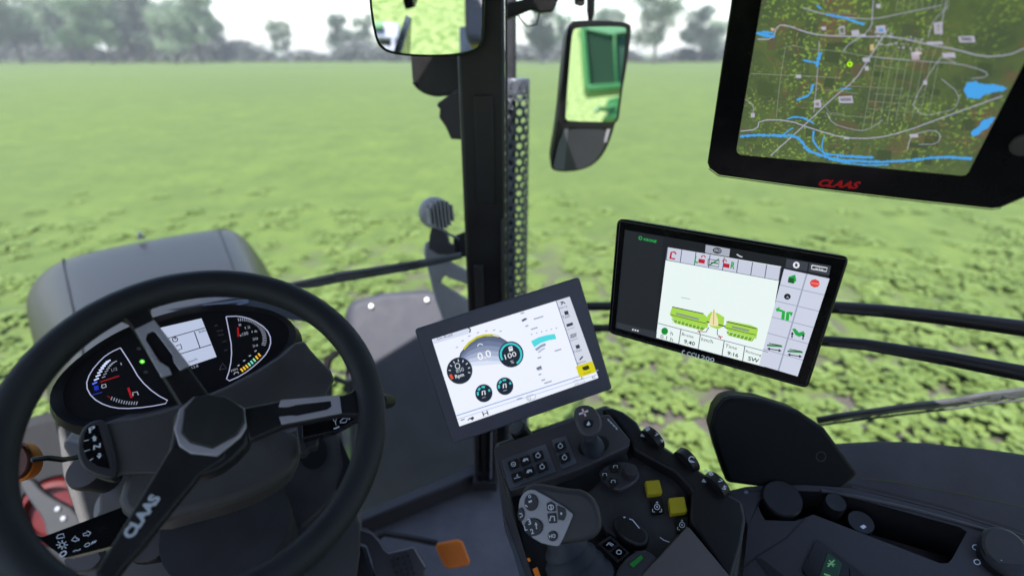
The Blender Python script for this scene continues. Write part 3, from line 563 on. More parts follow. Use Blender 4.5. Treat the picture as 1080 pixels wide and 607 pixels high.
# speedometer half disc
arc = [(486, 381.5), (488, 371), (494, 363), (503, 356.5), (514, 353.5), (525, 354.5), (533, 359), (537.5, 366)]
SPD = [(482, 386), (486, 372), (494, 362.5), (504, 356), (515, 353.5), (527, 355.5), (536, 361), (537.5, 368)]
cols = ['#5b6684', '#6d7998', '#8692b0', '#a2aecb', '#bfcae3', '#d9e2f6']
for k, cc in enumerate(cols):
    t0 = k / 6; ctr = (512, 383); q = [(x + (ctr[0] - x) * t0 * .15, y + (ctr[1] + 4 - y) * t0 * .95) for x, y in SPD]
    m.sheet(pA, q, L(cc), .0008 + k * .00006)
m.ribbon(pA, SPD, 1.0, L('#303848'), .0013); m.ribbon(pA, [(489, 368), (494.5, 361.5), (503, 355.5), (511, 353.2), (520, 353)], 2.2, L('#c9c814'), .0014); m.ribbon(pA, [(520, 353), (526.5, 354.3)], 2.2, L('#d8d9c0'), .0014)
for k, (x, y) in enumerate(((482, 366), (488, 359), (495, 354), (504, 350.5), (513, 348.8), (521, 347.8), (528, 349))): m.ribbon(pA, [(x - 1.3, y + .4), (x + 1.3, y - .4)], 1.1, L('#a7b0c8'), .0009)
m.text(pA, '0.0', (505, 379.8), (518.6, 375.3), L('#ffffff'), .0016, hpx=7.5); m.text(pA, 'km/h', (509, 383.4), (515.5, 381.4), L('#dfe6f8'), .0016); m.ell(pA, (506.5, 364.6), 2.6, 2.2, L('#e4eaf8'), .0016, 8, 0, 180, .9, -15)
def dial(c, r_, tops=None, col='#35d3d3', segs=None):
    m.ell(pA, c, r_ * .98, r_ * 1.02, L('#1b2431'), .0018, 30)
    m.ell(pA, c, r_ * 1.0, r_ * 1.04, L('#39465a'), .0019, 30, w_=.5)
dial((484.7, 390.6), 13.4); dial((539, 373.4), 13.0); dial((510.3, 414.3), 8.9); dial((532.5, 406.9), 8.7)
m.ell(pA, (539, 373.4), 10.8, 11.2, L('#3cc9cf'), .0021, 24, -75, 195, 2.1, -18)
for c in ((510.3, 414.3), (532.5, 406.9)):
    for a0 in (165, 120, 75): m.ell(pA, c, 6.4, 6.6, L('#42cdd4'), .0021, 5, a0 - 14, a0 + 18, 2.0, -18)
    m.ell(pA, c, 6.4, 6.6, L('#42cdd4'), .0021, 5, 0, 20, 2.0, -18); m.ribbon(pA, [(c[0] - 1.6, c[1] + 2), (c[0] - 1.6, c[1] - 2), (c[0] + 1, c[1] - 2.6), (c[0] + 1.4, c[1] + 1.6)], 1.1, L('#e6ecf4'), .0021); m.ribbon(pA, [(c[0] - 1.8, c[1] + 5), (c[0] + 2, c[1] + 4)], .8, L('#8b97a8'), .0021)
for k in range(9): 
    t = R(205 - k * 27); m.ribbon(pA, [(484.7 + math.cos(t) * 9.2, 390.6 - math.sin(t) * 9.4), (484.7 + math.cos(t) * 11.6, 390.6 - math.sin(t) * 12)], 1.0, L('#c9d2de'), .0021)
m.sheet(pA, [(473.7, 395.5), (476, 394), (478.6, 398.6), (476.2, 400)], L('#e4512f'), .0022); m.text(pA, '850', (481.6, 393.2), (489.6, 390.5), L('#b8c2cf'), .0022); m.text(pA, 'Rpm', (480.6, 398.8), (489.6, 396), L('#dbe2ea'), .0022, bold=.02)
m.ell(pA, (482.5, 385.6), 2.4, 2.8, L('#cfd8e2'), .0022, 12, w_=.8); m.text(pA, '100', (533.2, 378.8), (545, 375), L('#e9eef4'), .0022, hpx=5.2); m.text(pA, '%', (539.2, 383.4), (542.2, 382.5), L('#cfd8e2'), .0022)
m.sheet(pA, [(536, 365.8), (540, 364.5), (541.2, 369.2), (537.2, 370.5)], L('#e6ecf4'), .0022); m.ribbon(pA, [(537.4, 367), (539.6, 366.2)], .8, L('#1b2431'), .0023)
# right hand gauge arc
m.sheet(pA, [(560, 359.5), (568, 355.5), (577, 353), (585.2, 351.8), (586.8, 357.2), (578, 358.8), (570, 361.6), (563.5, 366)], L('#52d9e2'), .0008)
m.sheet(pA, [(564, 368), (570, 363.5), (575, 361.5), (575.8, 364), (571, 366), (566.3, 369.8)], L('#93a0bd'), .0008); m.sheet(pA, [(567, 371), (571, 367.8), (574.4, 366), (575, 367.4), (572, 369.2), (568.6, 372)], L('#b3bdd4'), .0008)
for k in range(6): m.ribbon(pA, [(560 + k * 5.2, 352.5 - k * 1.3), (561.6 + k * 5.2, 352 - k * 1.3)], 1.1, L('#a4aec8'), .0008)
for (x, y, l_) in ((549, 330.5, 4), (552, 337, 4), (563, 336.4, 10), (554, 344, 3.4), (560, 347.2, 7), (567, 377.5, 4), (585, 370, 7), (567, 390, 5), (571, 401, 4), (574, 404, 8), (545, 421, 6), (568, 395, 3)): m.ribbon(pA, [(x, y), (x + l_, y - l_ * .31)], 1.5, L('#a3acc3'), .0008); 
m.ribbon(pA, [(550.5, 338.2), (555, 335.8)], 2.4, L('#5b6378'), .0009); m.ribbon(pA, [(566, 388.8), (571, 386.4)], 2.6, L('#6b7388'), .0009)
# menu column
for k, (x, y, s_) in enumerate(((593.5, 320.5, 'Steering'), (597, 331, 'Task'), (601.2, 342.8, 'Counters'), (605, 354.2, 'Implement'), (609, 366.6, 'F-keys'), (613, 378.5, 'Service'))):
    if k == 0: m.ribbon(pA, [(x - 2.6, y - 1.6), (x, y - 2.4), (x + 2.6, y - .6)], 1.1, L('#303645'), .0009); m.ribbon(pA, [(x, y - 2.4), (x - 1.4, y + 1)], 1.1, L('#303645'), .0009)
    elif k in (1, 4): m.sheet(pA, [(x - 2.2, y - 2.6), (x + 1.8, y - 3.8), (x + 3, y), (x - 1, y + 1.2)], L('#303645'), .0009)
    elif k == 2: m.sheet(pA, [(x - 4, y - 1), (x + 2.6, y - 3.2), (x + 3.4, y - .4), (x - 3.2, y + 1.8)], L('#303645'), .0009)
    elif k == 3: [m.ribbon(pA, [(x - 3.6, y - 1 + j * 1.5), (x + 3, y - 3 + j * 1.5)], .8, L('#404759'), .0009) for j in range(3)]
    else: m.ribbon(pA, [(x - 1.6, y + .8), (x + .6, y - 1.8), (x + 1.8, y - 3)], 1.6, L('#303645'), .0009)
    m.text(pA, s_, (x - 3.6, y + 5.4), (x + 4.8, y + 2.7), L('#5a6276'), .0009)
m.sheet(pA, [(607.2, 386.2), (624.6, 380.4), (629, 391.6), (611.2, 397.6)], L('#d6cf08'), .0011); m.sheet(pA, [(613.8, 387), (620.4, 384.6), (622, 388.4), (618, 390.2), (615, 390)], L('#33340c'), .0012); m.text(pA, 'CLAAS', (615.6, 395), (623.4, 392.4), L('#6a6708'), .0012)
m.text(pA, '42', (624.4, 399.6), (628.2, 398.4), L('#474d60'), .0009); m.text(pA, '5700 km/h', (604.5, 403), (616, 399.2), L('#8b93a8'), .0009); m.text(pA, '2000 km/h', (606, 406.4), (617.5, 402.6), L('#8b93a8'), .0009)
m.ribbon(pA, [(486, 442.8), (490, 441.6)], 1.4, L('#8b93a8'), .0009); m.sheet(pA, [(495, 441), (498.6, 438.8), (500.2, 440.2), (498.4, 443)], L('#3a4050'), .0009); m.ribbon(pA, [(493.4, 443), (495.6, 440.4)], 1.0, L('#3a4050'), .0009)
for dx in (0, 4.6): m.ribbon(pA, [(508.8 + dx, 434 - dx * .3), (510.4 + dx, 438.6 - dx * .3)], 1.1, L('#3a4050'), .0009)
m.ribbon(pA, [(509.4, 436.4), (515, 434.6)], .8, L('#3a4050'), .0009); m.ell(pA, (561, 418.6), 4.4, 2.8, L('#b9c0d2'), .0009, 10, w_=.9, rot=-18); m.ell(pA, (557.5, 419.6), 2, 3, L('#b9c0d2'), .0009, 10, w_=.9, rot=-18)
m.build('screen', ta, recalc=False)
m = MB(); m.tube([pA.at(545, 450, -.03), pA.at(560, 470, -.05), pA.at(580, 485, -.03)], .018, BLK, 10); m.plate(pA, [(500, 400), (600, 370), (610, 400), (515, 432)], .02, DRK, -.031); m.build('mount', ta, bevel=.003)
# --- tablet (black, right)
qb = [(650.3, 229.9), (897, 271.1), (852.4, 410.6), (640.4, 351.2)]
pB = quad_plane(qb, [.8229, .6717, .7746, .9258])
tb = thing('tablet_monitor', 'black tablet monitor on the handrails showing a green mower drawing', 'monitor', pB.at(745, 385))
m = MB(); bez(pB, qb, m, GLOSSBLK, .022, .95, 7); m.ribbon(pB, [(654, 233), (893, 273.5), (849.5, 407), (644, 349), (654, 233)], .8, MID, .0005); m.build('bezel', tb, bevel=.003)
m = MB(); s_ = [(659, 242), (877, 280), (842, 396.5), (649, 345.5)]
m.sheet(pB, s_, L('#1d2126'), .0006)
m.sheet(pB, [(660, 243.3), (700, 250.5), (691, 356), (650.4, 345)], L('#23272c'), .0008); m.sheet(pB, [(650.8, 339.5), (693, 350), (692, 357), (650, 345.3)], L('#33373f'), .001)
for k in range(3): m.ell(pB, (667.5 + 2.6 * k, 347.4 + .6 * k), 1, .9, L('#dfe3ea'), .0012, 8)
m.text(pB, 'KRONE', (678.6, 253.4), (692, 256), L('#27b352'), .0012, bold=.02, shear=.2); m.ell(pB, (675.4, 251), 1.6, 1.7, L('#27b352'), .0012, 10, w_=.8)
CW = L('#c8cee0'); CG = L('#e9f6f4')
m.sheet(pB, [(703.8, 260.5), (824, 281), (806, 386.5), (691.8, 356)], CG, .001)
top = lambda t: (703.8 + 120.2 * t, 260.5 + 21.2 * t); tp2 = lambda t: (702.2 + 119.6 * t, 274 + 21.8 * t)
m.sheet(pB, [top(0), top(1), tp2(1), tp2(0)], CW, .0012)
for k in range(9): m.ribbon(pB, [top(k / 8.05 + .003), tp2(k / 8.05 + .003)], .8, L('#4c5364'), .0014)
m.ribbon(pB, [tp2(0), tp2(1)], .7, L('#6a7284'), .0014)
m.sheet(pB, [(744.4, 258), (770, 262.4), (769, 270.8), (743.6, 266.4)], L('#a8aebb'), .0014); m.ell(pB, (756.5, 264.2), 4.8, 3.2, L('#343a44'), .0016, 14, rot=9); m.text(pB, 'ISO', (753.4, 264.8), (759.6, 266), L('#d0d6e0'), .0018)
m.ribbon(pB, [(777, 268), (780, 270), (783, 271)], 1.4, L('#c6ccd8'), .0014)
RD, GR = L('#b8202e'), L('#27a24a')
m.ribbon(pB, [(707, 272.4), (708, 266), (711.5, 265.6), (713, 268)], 1.8, RD, .0016); m.ribbon(pB, [(706, 272), (712, 273)], 1.6, RD, .0016)
m.text(pB, 'L', (732, 276.4), (736, 277.2), GR, .0016, hpx=7.5, bold=.04); m.sheet(pB, [(737, 272.6), (743.6, 273.8), (743, 278), (736.4, 276.8)], RD, .0016); m.ell(pB, (741.8, 271.6), 2, 2.4, RD, .0016, 8, 0, 180, 1)
m.ribbon(pB, [(747.4, 280), (758.4, 273)], 1.4, L('#2f7d3c'), .0016); m.ribbon(pB, [(749.6, 276.6), (757.6, 277.8)], 1.4, L('#2f7d3c'), .0016); m.ribbon(pB, [(747, 273), (758.6, 275), (757.8, 281.6), (746.4, 279.4), (747, 273)], .9, L('#5b6272'), .0016)
m.sheet(pB, [(763, 277.2), (769.6, 278.4), (769, 282.6), (762.4, 281.4)], RD, .0016); m.ell(pB, (764.2, 276), 2, 2.4, RD, .0016, 8, 0, 180, 1); m.text(pB, 'R', (770.2, 282.6), (774.6, 283.4), GR, .0016, hpx=7.5, bold=.04)
# right button grid
gx = lambda u, v: ((828 + 51 * u) * (1 - v) + (801.6 + 43.2 * u) * v - 1, (283.4 + 11 * u) * (1 - v) + (384.6 + 12.8 * u) * v)
m.sheet(pB, [gx(0, 0), gx(.94, 0), gx(.94, 1), gx(0, 1)], L('#cdd3e4'), .0012)
for k in range(1, 6): m.ribbon(pB, [gx(0, k / 6), gx(.94, k / 6)], .9, L('#9da5ba'), .0014)
m.ribbon(pB, [gx(.47, 0), gx(.47, 1)], 1.4, L('#9da5ba'), .0014)
m.sheet(pB, [(829.6, 272.6), (852.6, 276.6), (851, 286), (828.4, 282)], L('#3d424c'), .0014); m.sheet(pB, [(854, 276.8), (876, 280.6), (874.6, 290), (852.6, 286.2)], L('#3d424c'), .0014)
m.ell(pB, (839.8, 279.4), 2.6, 2.8, L('#e8ebf2'), .0016, 8, w_=1.8); m.ribbon(pB, [(856.4, 279.6), (872.4, 282.4), (871.6, 286.2), (855.8, 283.4), (856.4, 279.6)], 1.0, L('#e8ebf2'), .0016); m.text(pB, '<!>', (859.6, 284.2), (868, 285.6), L('#e8ebf2'), .0016, hpx=3)
m.sheet(pB, [(832, 291.6), (838.6, 289.4), (840, 295.6), (837, 299), (830.8, 297.6)], GR, .0016); m.sheet(pB, [(830.8, 297.6), (837, 299), (837.4, 293.4), (831.6, 292.6)], L('#1b5c2c'), .0018)
m.ell(pB, (859.4, 298.6), 5.4, 4.4, L('#de4038'), .0016, 8, rot=9); m.text(pB, 'STOP', (855.6, 299.2), (863.4, 300.6), L('#f3c2bd'), .0018)
m.ell(pB, (830.4, 312.6), 3.6, 3.2, L('#20252e'), .0016, 14); m.text(pB, 'A', (829, 314), (831.8, 314.5), L('#c5ccd8'), .0018)
for sx in (0, 1): m.ribbon(pB, [(825.6 + 4.6 * sx, 336.8 + sx), (826.4 + 4.6 * sx, 328.4 + sx), (820.6 + 14 * sx, 326.6 + 3.6 * sx)], 3.2, L('#23b03f'), .0016); m.sheet(pB, [(819.4 + 15 * sx, 329 + 4.8 * sx), (818 + 18.4 * sx, 325.4 + 4 * sx), (823 + 8.6 * sx, 323.2 + 5 * sx)], L('#23b03f'), .0016)
m.sheet(pB, [(835.4, 346.6), (838.6, 346), (842.6, 350.4), (847.4, 349), (849.4, 352), (843, 355), (839, 353)], GR, .0016)
for (x, y) in ((835.6, 356), (847.2, 358)): m.ribbon(pB, [(x - .4, y), (x, y - 5)], 1.2, L('#20252e'), .0016); m.sheet(pB, [(x - 1.8, y - 4), (x + 1.8, y - 3.4), (x + .2, y - 6.4)], L('#20252e'), .0016)
for (x, y) in ((817, 363.4), (838.6, 369.6)):
    m.ribbon(pB, [(x - 8, y + .4), (x + 8, y + 1.6)], 2.2, L('#2f8a3f'), .0016); m.ribbon(pB, [(x - 6, y - 1.6), (x + 7, y + .8)], 1, L('#20252e'), .0016); m.ribbon(pB, [(x - 6, y + 4.2), (x + 5, y + 6)], 1.1, L('#20252e'), .0016)
    m.sheet(pB, [(x - 8, y + 3.8), (x - 5, y + 2.6), (x - 5.2, y + 6)], L('#20252e'), .0018); m.sheet(pB, [(x + 7.4, y + 6.4), (x + 4.4, y + 4.2), (x + 4, y + 7.4)], L('#20252e'), .0018)
# bottom row of values
for k, (t, s1, s2) in enumerate(((0, 'h', '0.1 h'), (.21, 'Breite', '9,40'), (.39, 'km/h', ''), (.61, 'Time', '9:16'), (.80, 'Richtung', 'SW'))):
    X = 691.8 + 114.2 * t; Y = 356 + 30.5 * t; x0, y0 = X + 2.4, Y - 14.6
    if k: m.ribbon(pB, [(X + 2.4, Y - 15.6), (X, Y)], .8, L('#4c5364'), .0014)
    if k == 0: m.ell(pB, (701, 349), 3.6, 3.8, L('#1c8a35'), .0016, 14); m.text(pB, 'h', (707, 353), (709.6, 353.6), L('#20252e'), .0016); m.text(pB, s2, (697, 358.8) if False else (696.4, 356.4), (709.4, 359.8), L('#20252e'), .0016)
    else:
        m.text(pB, s1, (x0 + .8, y0 + 5.4), (x0 + (17 if k == 4 else 13), y0 + (9.8 if k == 4 else 8.8)), L('#20252e'), .0016)
        if s2: m.text(pB, s2, (x0 + 3, y0 + 13.6), (x0 + 14.4, y0 + 16.6), L('#20252e'), .0016, bold=.015)
m.ribbon(pB, [(694, 340.6), (810, 371)], .9, L('#7a8296'), .0014)
# mower drawing
MG, MD, MK = L('#a6d84e'), L('#6fa62c'), L('#414a3c')
m.sheet(pB, [(706.4, 331), (709, 323.4), (742, 330.6), (748, 336), (746, 346), (710, 336.4)], MG, .0014); m.ribbon(pB, [(709, 323.4), (742, 330.6)], 1.1, MK, .0018); m.ribbon(pB, [(707, 331.5), (745, 341)], .8, MK, .0018)
m.sheet(pB, [(708, 336), (744, 345.6), (741, 348.4), (712, 340.4)], MD, .0014); m.ribbon(pB, [(713, 330.4), (737, 336.4)], 2.4, L('#8d968e'), .0018)
for k in range(8): m.ribbon(pB, [(711 + 4 * k, 336.5 + k), (709.4 + 4 * k, 340.8 + k)], .8, L('#c9ec7e'), .0019)
m.sheet(pB, [(764, 344), (768, 338), (792, 342.6), (799.6, 346), (797.6, 357), (768, 349)], MG, .0014); m.ribbon(pB, [(766, 339), (798, 346.4)], 1.1, MK, .0018); m.ribbon(pB, [(764, 345), (797, 353)], .8, MK, .0018); m.ribbon(pB, [(772, 344.4), (790, 348.6)], 2.4, L('#8d968e'), .0018)
m.sheet(pB, [(766, 349), (795.6, 356.6), (793, 360), (768, 353.4)], MD, .0014)
for k in range(7): m.ribbon(pB, [(770 + 4 * k, 349.6 + k), (768 + 4 * k, 353.6 + k)], .8, L('#c9ec7e'), .0019)
m.sheet(pB, [(746, 333), (750, 328.6), (757, 330), (764, 334.4), (763, 344), (757, 347), (749, 344)], MG, .0016); m.ribbon(pB, [(745, 339), (765, 344)], 1.4, MK, .002)
m.sheet(pB, [(753, 325.4), (757.4, 337), (757.6, 344), (747.6, 343), (749.4, 334)], L('#efe2b0'), .0021); m.ribbon(pB, [(753, 326), (752.4, 342)], .9, L('#c8a860'), .0023)
for a_, b_, c_ in (((747.6, 345), (744.6, 350), (740, 349.6)), ((756.8, 347), (756.4, 352.6), (760, 355))): m.ribbon(pB, [a_, b_, c_], .8, L('#5b6272'), .0018)
for c_ in ((738, 350.2), (759.8, 355.8)): m.ribbon(pB, [(c_[0] - 2.6, c_[1] - .8), (c_[0] + 2.4, c_[1] - 1)], 1, RD, .002); m.ribbon(pB, [(c_[0] - 1, c_[1] - 2), (c_[0] + .4, c_[1] + 1.2)], 1, RD, .002)
m.ribbon(pB, [(718.4, 313.4), (728, 315.2)], .7, L('#9fb0b0'), .0014)
m.build('screen', tb, recalc=False)
m = MB(); PW_ = pm('print_white', (.8, .8, .82), .5); m.text(pB, 'CCI', (724.4, 374.4), (734, 376.8), PW_, .0006, hpx=5.0, bold=.01); m.text(pB, '1200', (736, 377.4), (753, 381.7), PW_, .0006, hpx=5.0, bold=.01); m.ell(pB, (721.4, 371.6), 1.8, 2.2, PW_, .0008, 8, 60, 300, 1); m.build('lettering', tb, recalc=False)
m = MB(); bx_ = (pB.at(800, 330) - pB.at(745, 330)).normalized(); m.box(pB.at(745, 320, -.055), bx_ * .05, pB.n * .018, pB.n.cross(bx_) * .04, BLK); m.tube([pB.at(745, 330, -.05), P(735, 335, 1.33)], .014, BLK, 10); m.box(P(735, 335, 1.34), Vector((.03, 0, 0)), Vector((0, .02, 0)), UP * .06, DRK); m.build('clamp', tb, bevel=.004)
# --- map monitor overhead
nC = c2w((-0.48352375, -0.62165398, 0.61623949)); pC = Plane(P(776.3, 160, .70), nC)
tm = thing('map_monitor', 'large black overhead monitor at upper right showing an aerial map', 'monitor', pC.at(920, -60))
outc = [(781, -80), (770.4, 0), (745.3, 172), (747.5, 178), (757.5, 185.5), (840, 197), (960, 211.5), (1046, 221), (1056, 220), (1085, 208), (1160, 60), (1230, -80)]
m = MB(); m.plate(pC, outc, .03, GLOSSBLK, grow=.97); m.ribbon(pC, [(747.5, 178), (757.5, 185.5), (840, 197), (960, 211.5), (1046, 221), (1056, 219.5)], 1.0, MID, .0008); m.build('bezel', tm, bevel=.0035, seg=3)
def map_mat():
    mm = bpy.data.materials.new('lit_map'); mm.use_nodes = True; t = mm.node_tree; b = t.nodes['Principled BSDF']; b.inputs['Base Color'].default_value = (.004, .004, .004, 1); b.inputs['Roughness'].default_value = .3; b.inputs['Specular IOR Level'].default_value = .2
    tc = t.nodes.new('ShaderNodeTexCoord')
    def ns(s_, d_=4, r_=.6):
        n = t.nodes.new('ShaderNodeTexNoise'); n.inputs['Scale'].default_value = s_; n.inputs['Detail'].default_value = d_; n.inputs['Roughness'].default_value = r_; t.links.new(tc.outputs['Object'], n.inputs[0]); return n.outputs[0]
    def ramp(src, a_, b_):
        r = t.nodes.new('ShaderNodeMapRange'); r.inputs[1].default_value = a_; r.inputs[2].default_value = b_; t.links.new(src, r.inputs[0]); return r.outputs[0]
    def mix(f_, a_, b_):
        x = t.nodes.new('ShaderNodeMix'); x.data_type = 'RGBA'; t.links.new(f_, x.inputs[0])
        for i, s_ in ((6, a_), (7, b_)):
            if isinstance(s_, str): x.inputs[i].default_value = (*lin(s_), 1)
            else: t.links.new(s_, x.inputs[i])
        return x.outputs[2]
    g1 = mix(ramp(ns(30), .35, .65), '#44523a', '#54643c'); g2 = mix(ramp(ns(18, 6, .7), .55, .68), g1, '#6a5244'); 
    mk = t.nodes.new('ShaderNodeMath'); mk.operation = 'MULTIPLY'; t.links.new(ramp(ns(11, 2), .44, .58), mk.inputs[0]); t.links.new(ramp(ns(260, 2), .55, .63), mk.inputs[1])
    g3 = mix(mk.outputs[0], g2, '#7a9644'); t.links.new(g3, b.inputs['Emission Color']); b.inputs['Emission Strength'].default_value = 1.15 / 2 ** EXPO; return mm
m = MB(); sc_px = [(818, -80), (803.6, 0), (776.8, 157), (777.4, 161), (781, 163.3), (1014, 185.2), (1018.6, 184.5), (1021.5, 181.5), (1080, 67), (1152, -80)]
m.sheet(pC, sc_px, map_mat(), .0006)
Z = lambda pts: [(700 + x / 2.529, y / 2.529) for x, y in pts]
RW, RV, LN = L('#a9a9bb'), L('#4aa3e8'), L('#8c9a80')
def inside(p, poly=sc_px):
    c = False
    for i in range(len(poly)):
        (x1, y1), (x2, y2) = poly[i], poly[i - 1]
        if (y1 > p[1]) != (y2 > p[1]) and p[0] < (x2 - x1) * (p[1] - y1) / (y2 - y1) + x1: c = not c
    return c
def road(pts, w_=1.0, mt=None, k=1):
    q = chaikin(Z(pts), k, False); run = []
    for a_, b_ in zip(q, q[1:]):
        n_ = max(1, int(math.dist(a_, b_) / 3)); run += [(a_[0] + (b_[0] - a_[0]) * i_ / n_, a_[1] + (b_[1] - a_[1]) * i_ / n_) for i_ in range(n_)]
    run = [p for p in run + [q[-1]] if inside(p)]
    if len(run) > 1: m.ribbon(pC, run, w_ * .8, mt or RW, .0012)
road([(250, 105), (290, 105), (303, 68), (330, 68), (375, 85), (420, 95), (520, 98), (620, 98), (700, 118), (780, 132), (850, 152), (920, 148), (965, 128)], 1.4)
road([(285, 415), (380, 330), (450, 262), (510, 215), (545, 160), (585, 98), (600, 75)], 1.3); road([(205, 350), (250, 345), (255, 320), (330, 320), (400, 345), (480, 368), (560, 370), (640, 352), (740, 315), (850, 275), (905, 256)], 1.4)
road([(370, 20), (430, 40), (500, 48), (560, 52), (640, 35), (740, 15)], .9); road([(560, 0), (556, 40), (556, 70), (530, 98), (490, 120), (480, 138)], 1.0); road([(210, 195), (300, 200), (420, 205), (470, 208)], .7, LN); road([(325, 125), (312, 200), (300, 315)], .6, LN); road([(415, 110), (410, 200), (400, 300)], .7)
road([(325, 125), (350, 122), (380, 130), (460, 136), (540, 150)], .6, LN); road([(540, 150), (700, 165), (780, 168), (860, 190), (865, 205), (820, 210)], .8); road([(780, 168), (740, 150), (730, 165), (690, 225), (665, 280)], .7); road([(740, 95), (745, 40), (755, 0)], .8); road([(705, 100), (715, 60), (760, 15)], .7)
road([(435, 300), (450, 330), (500, 345), (540, 350), (585, 320)], .7); road([(650, 400), (660, 360), (720, 345), (740, 360), (730, 385), (680, 385)], .8); road([(665, 280), (690, 310), (740, 300), (780, 290), (790, 250), (740, 210)], .6)
for k in range(9): a_ = 585 + k * 22; road([(a_, 100), (a_ - 20 - k, 160 + k), (a_ - 55, 350 - k * 6)], .5, LN, 0)
for k in range(9): a_ = 620 + k * 17; road([(a_, 30), (a_ + 4, 0), (a_ + 10, -30)], .5, LN, 0)
for (y_, x0, x1) in ((155, 575, 700), (175, 560, 640), (228, 470, 640), (250, 560, 700), (270, 545, 690), (290, 540, 680), (305, 440, 560), (30, 380, 520)): road([(x0, y_), (x1, y_ + 10)], .5, LN, 0)
road([(420, 260), (440, 300), (480, 305)], .6, LN, 0); road([(430, 240), (520, 250)], .6, LN, 0); road([(210, 260), (240, 280), (238, 305)], .7)
rj = random.Random(9)
def mp(u, v_): return (215 + 640 * u + 130 * u * (1 - v_), 15 + 400 * v_ + 30 * u)
for k in range(46):
    x_, y_ = mp(rj.uniform(.02, .95), rj.uniform(.05, .95)); q_ = [(x_, y_)]; d_ = rj.choice((0, 1.4, 1.5, .1, 2.9))
    for _ in range(5): d_ += rj.uniform(-.35, .35); q_.append((q_[-1][0] + math.cos(d_) * 12, q_[-1][1] + math.sin(d_) * 12))
    q_ = [p_ for p_ in q_ if p_[0] < 860 and p_[1] < 430]
    if len(q_) > 1: road(q_, .45, L('#8a6450'), 1)
for k in range(60):
    x_, y_ = mp(rj.uniform(0, .97), rj.uniform(0, .97)); w_, h_ = rj.uniform(14, 50), rj.uniform(12, 36)
    pq_ = Z([(x_, y_), (x_ + w_, y_ + w_ * .1), (x_ + w_ - h_ * .15, y_ + h_ + w_ * .1), (x_ - h_ * .15, y_ + h_)])
    if all(inside(p) for p in pq_): m.sheet(pC, pq_, L(rj.choice(('#4a5a3a', '#5a6a3e', '#4e5a40', '#5f5c44', '#46543a'))), .0008)
def rv(pts, w_):
    q = chaikin(Z(pts), 1, False); fine = []
    for a_, b_ in zip(q, q[1:]):
        n_ = max(1, int(math.dist(a_, b_) / 1.6)); fine += [(a_[0] + (b_[0] - a_[0]) * k / n_ + rj.uniform(-.3, .3), a_[1] + (b_[1] - a_[1]) * k / n_ + rj.uniform(-.45, .45)) for k in range(n_)]
    fine.append(q[-1]); L_ = [pC.at(*p, .0016) for p in fine]
    fine = [p for p in fine if inside(p)]
    for k in range(len(fine) - 1): m.ribbon(pC, [fine[k], fine[k + 1]], w_ * rj.uniform(.45, 1.0), RV, .0016)
rv([(195, 365), (250, 360), (300, 362), (350, 362), (372, 380), (380, 400), (420, 415), (470, 428), (560, 432), (640, 430), (740, 418), (822, 424)], 3.6)
rv([(400, 350), (398, 375), (412, 395), (430, 410)], 2); rv([(428, 365), (420, 390), (430, 415)], 1.4); rv([(330, 318), (350, 310), (375, 315), (400, 330)], 2); rv([(345, 340), (325, 355), (315, 362)], 2); rv([(430, 410), (500, 418), (560, 420)], 3.4); rv([(440, 425), (520, 440), (600, 440)], 2.2)
rv([(418, 140), (412, 160), (408, 178)], 4.2); rv([(372, 160), (395, 165), (412, 168)], 2.4); rv([(398, 225), (392, 250), (370, 262), (355, 266)], 2.8); rv([(408, 15), (420, 24)], 1.6); rv([(432, 38), (470, 45), (505, 55), (535, 66)], 2.4); rv([(470, 237), (500, 237)], 1.6); rv([(248, 88), (270, 95), (296, 98)], 4.4); rv([(262, 85), (292, 88)], 2.4)
def lake(pts):
    q = Z(pts); out = []
    for i_ in range(len(q)):
        a_, b_ = q[i_], q[(i_ + 1) % len(q)]; n_ = max(1, int(math.dist(a_, b_) / 2)); out += [(a_[0] + (b_[0] - a_[0]) * k / n_ + rj.uniform(-.7, .7), a_[1] + (b_[1] - a_[1]) * k / n_ + rj.uniform(-.9, .9)) for k in range(n_)]
    return out
m.sheet(pC, lake([(800, 240), (808, 220), (830, 217), (850, 224), (880, 226), (918, 234), (905, 243), (880, 246), (855, 254), (845, 262), (810, 262)]), RV, .0017); m.sheet(pC, lake([(820, 352), (840, 338), (845, 324), (868, 314), (884, 312), (876, 328), (862, 345), (846, 352), (836, 362), (822, 360)]), RV, .0017)
rn = random.Random(5); BL = L('#b2b0bf'); BR_ = L('#9a958f')
def blk(x, y, w_, h_, mt=BL):
    w_ *= .85; h_ *= .85; m.sheet(pC, Z([(x, y), (x + w_, y - h_ * .15), (x + w_ * 1.1, y + h_), (x + w_ * .1, y + h_)]), mt, .0018)
for k in range(48): x_ = rn.uniform(545, 690); blk(x_, 84 + (x_ - 545) * .16 + rn.choice((-1, 1)) * rn.uniform(5, 18) + 12, rn.uniform(4, 8), rn.uniform(3, 5), rn.choice((BL, BR_)))
for q in ((420, 72, 14, 10), (467, 72, 18, 24), (500, 82, 24, 16), (525, 92, 16, 8), (565, 70, 30, 22), (720, 62, 26, 34), (700, 112, 50, 8), (785, 98, 50, 18), (660, 140, 24, 22), (742, 142, 40, 14), (530, 155, 22, 12), (465, 258, 44, 20), (400, 268, 22, 22), (352, 200, 16, 10), (692, 216, 12, 12), (655, 358, 26, 10), (566, 12, 14, 12), (536, 178, 12, 12), (232, 303, 12, 12), (480, 366, 16, 6)): blk(*q)
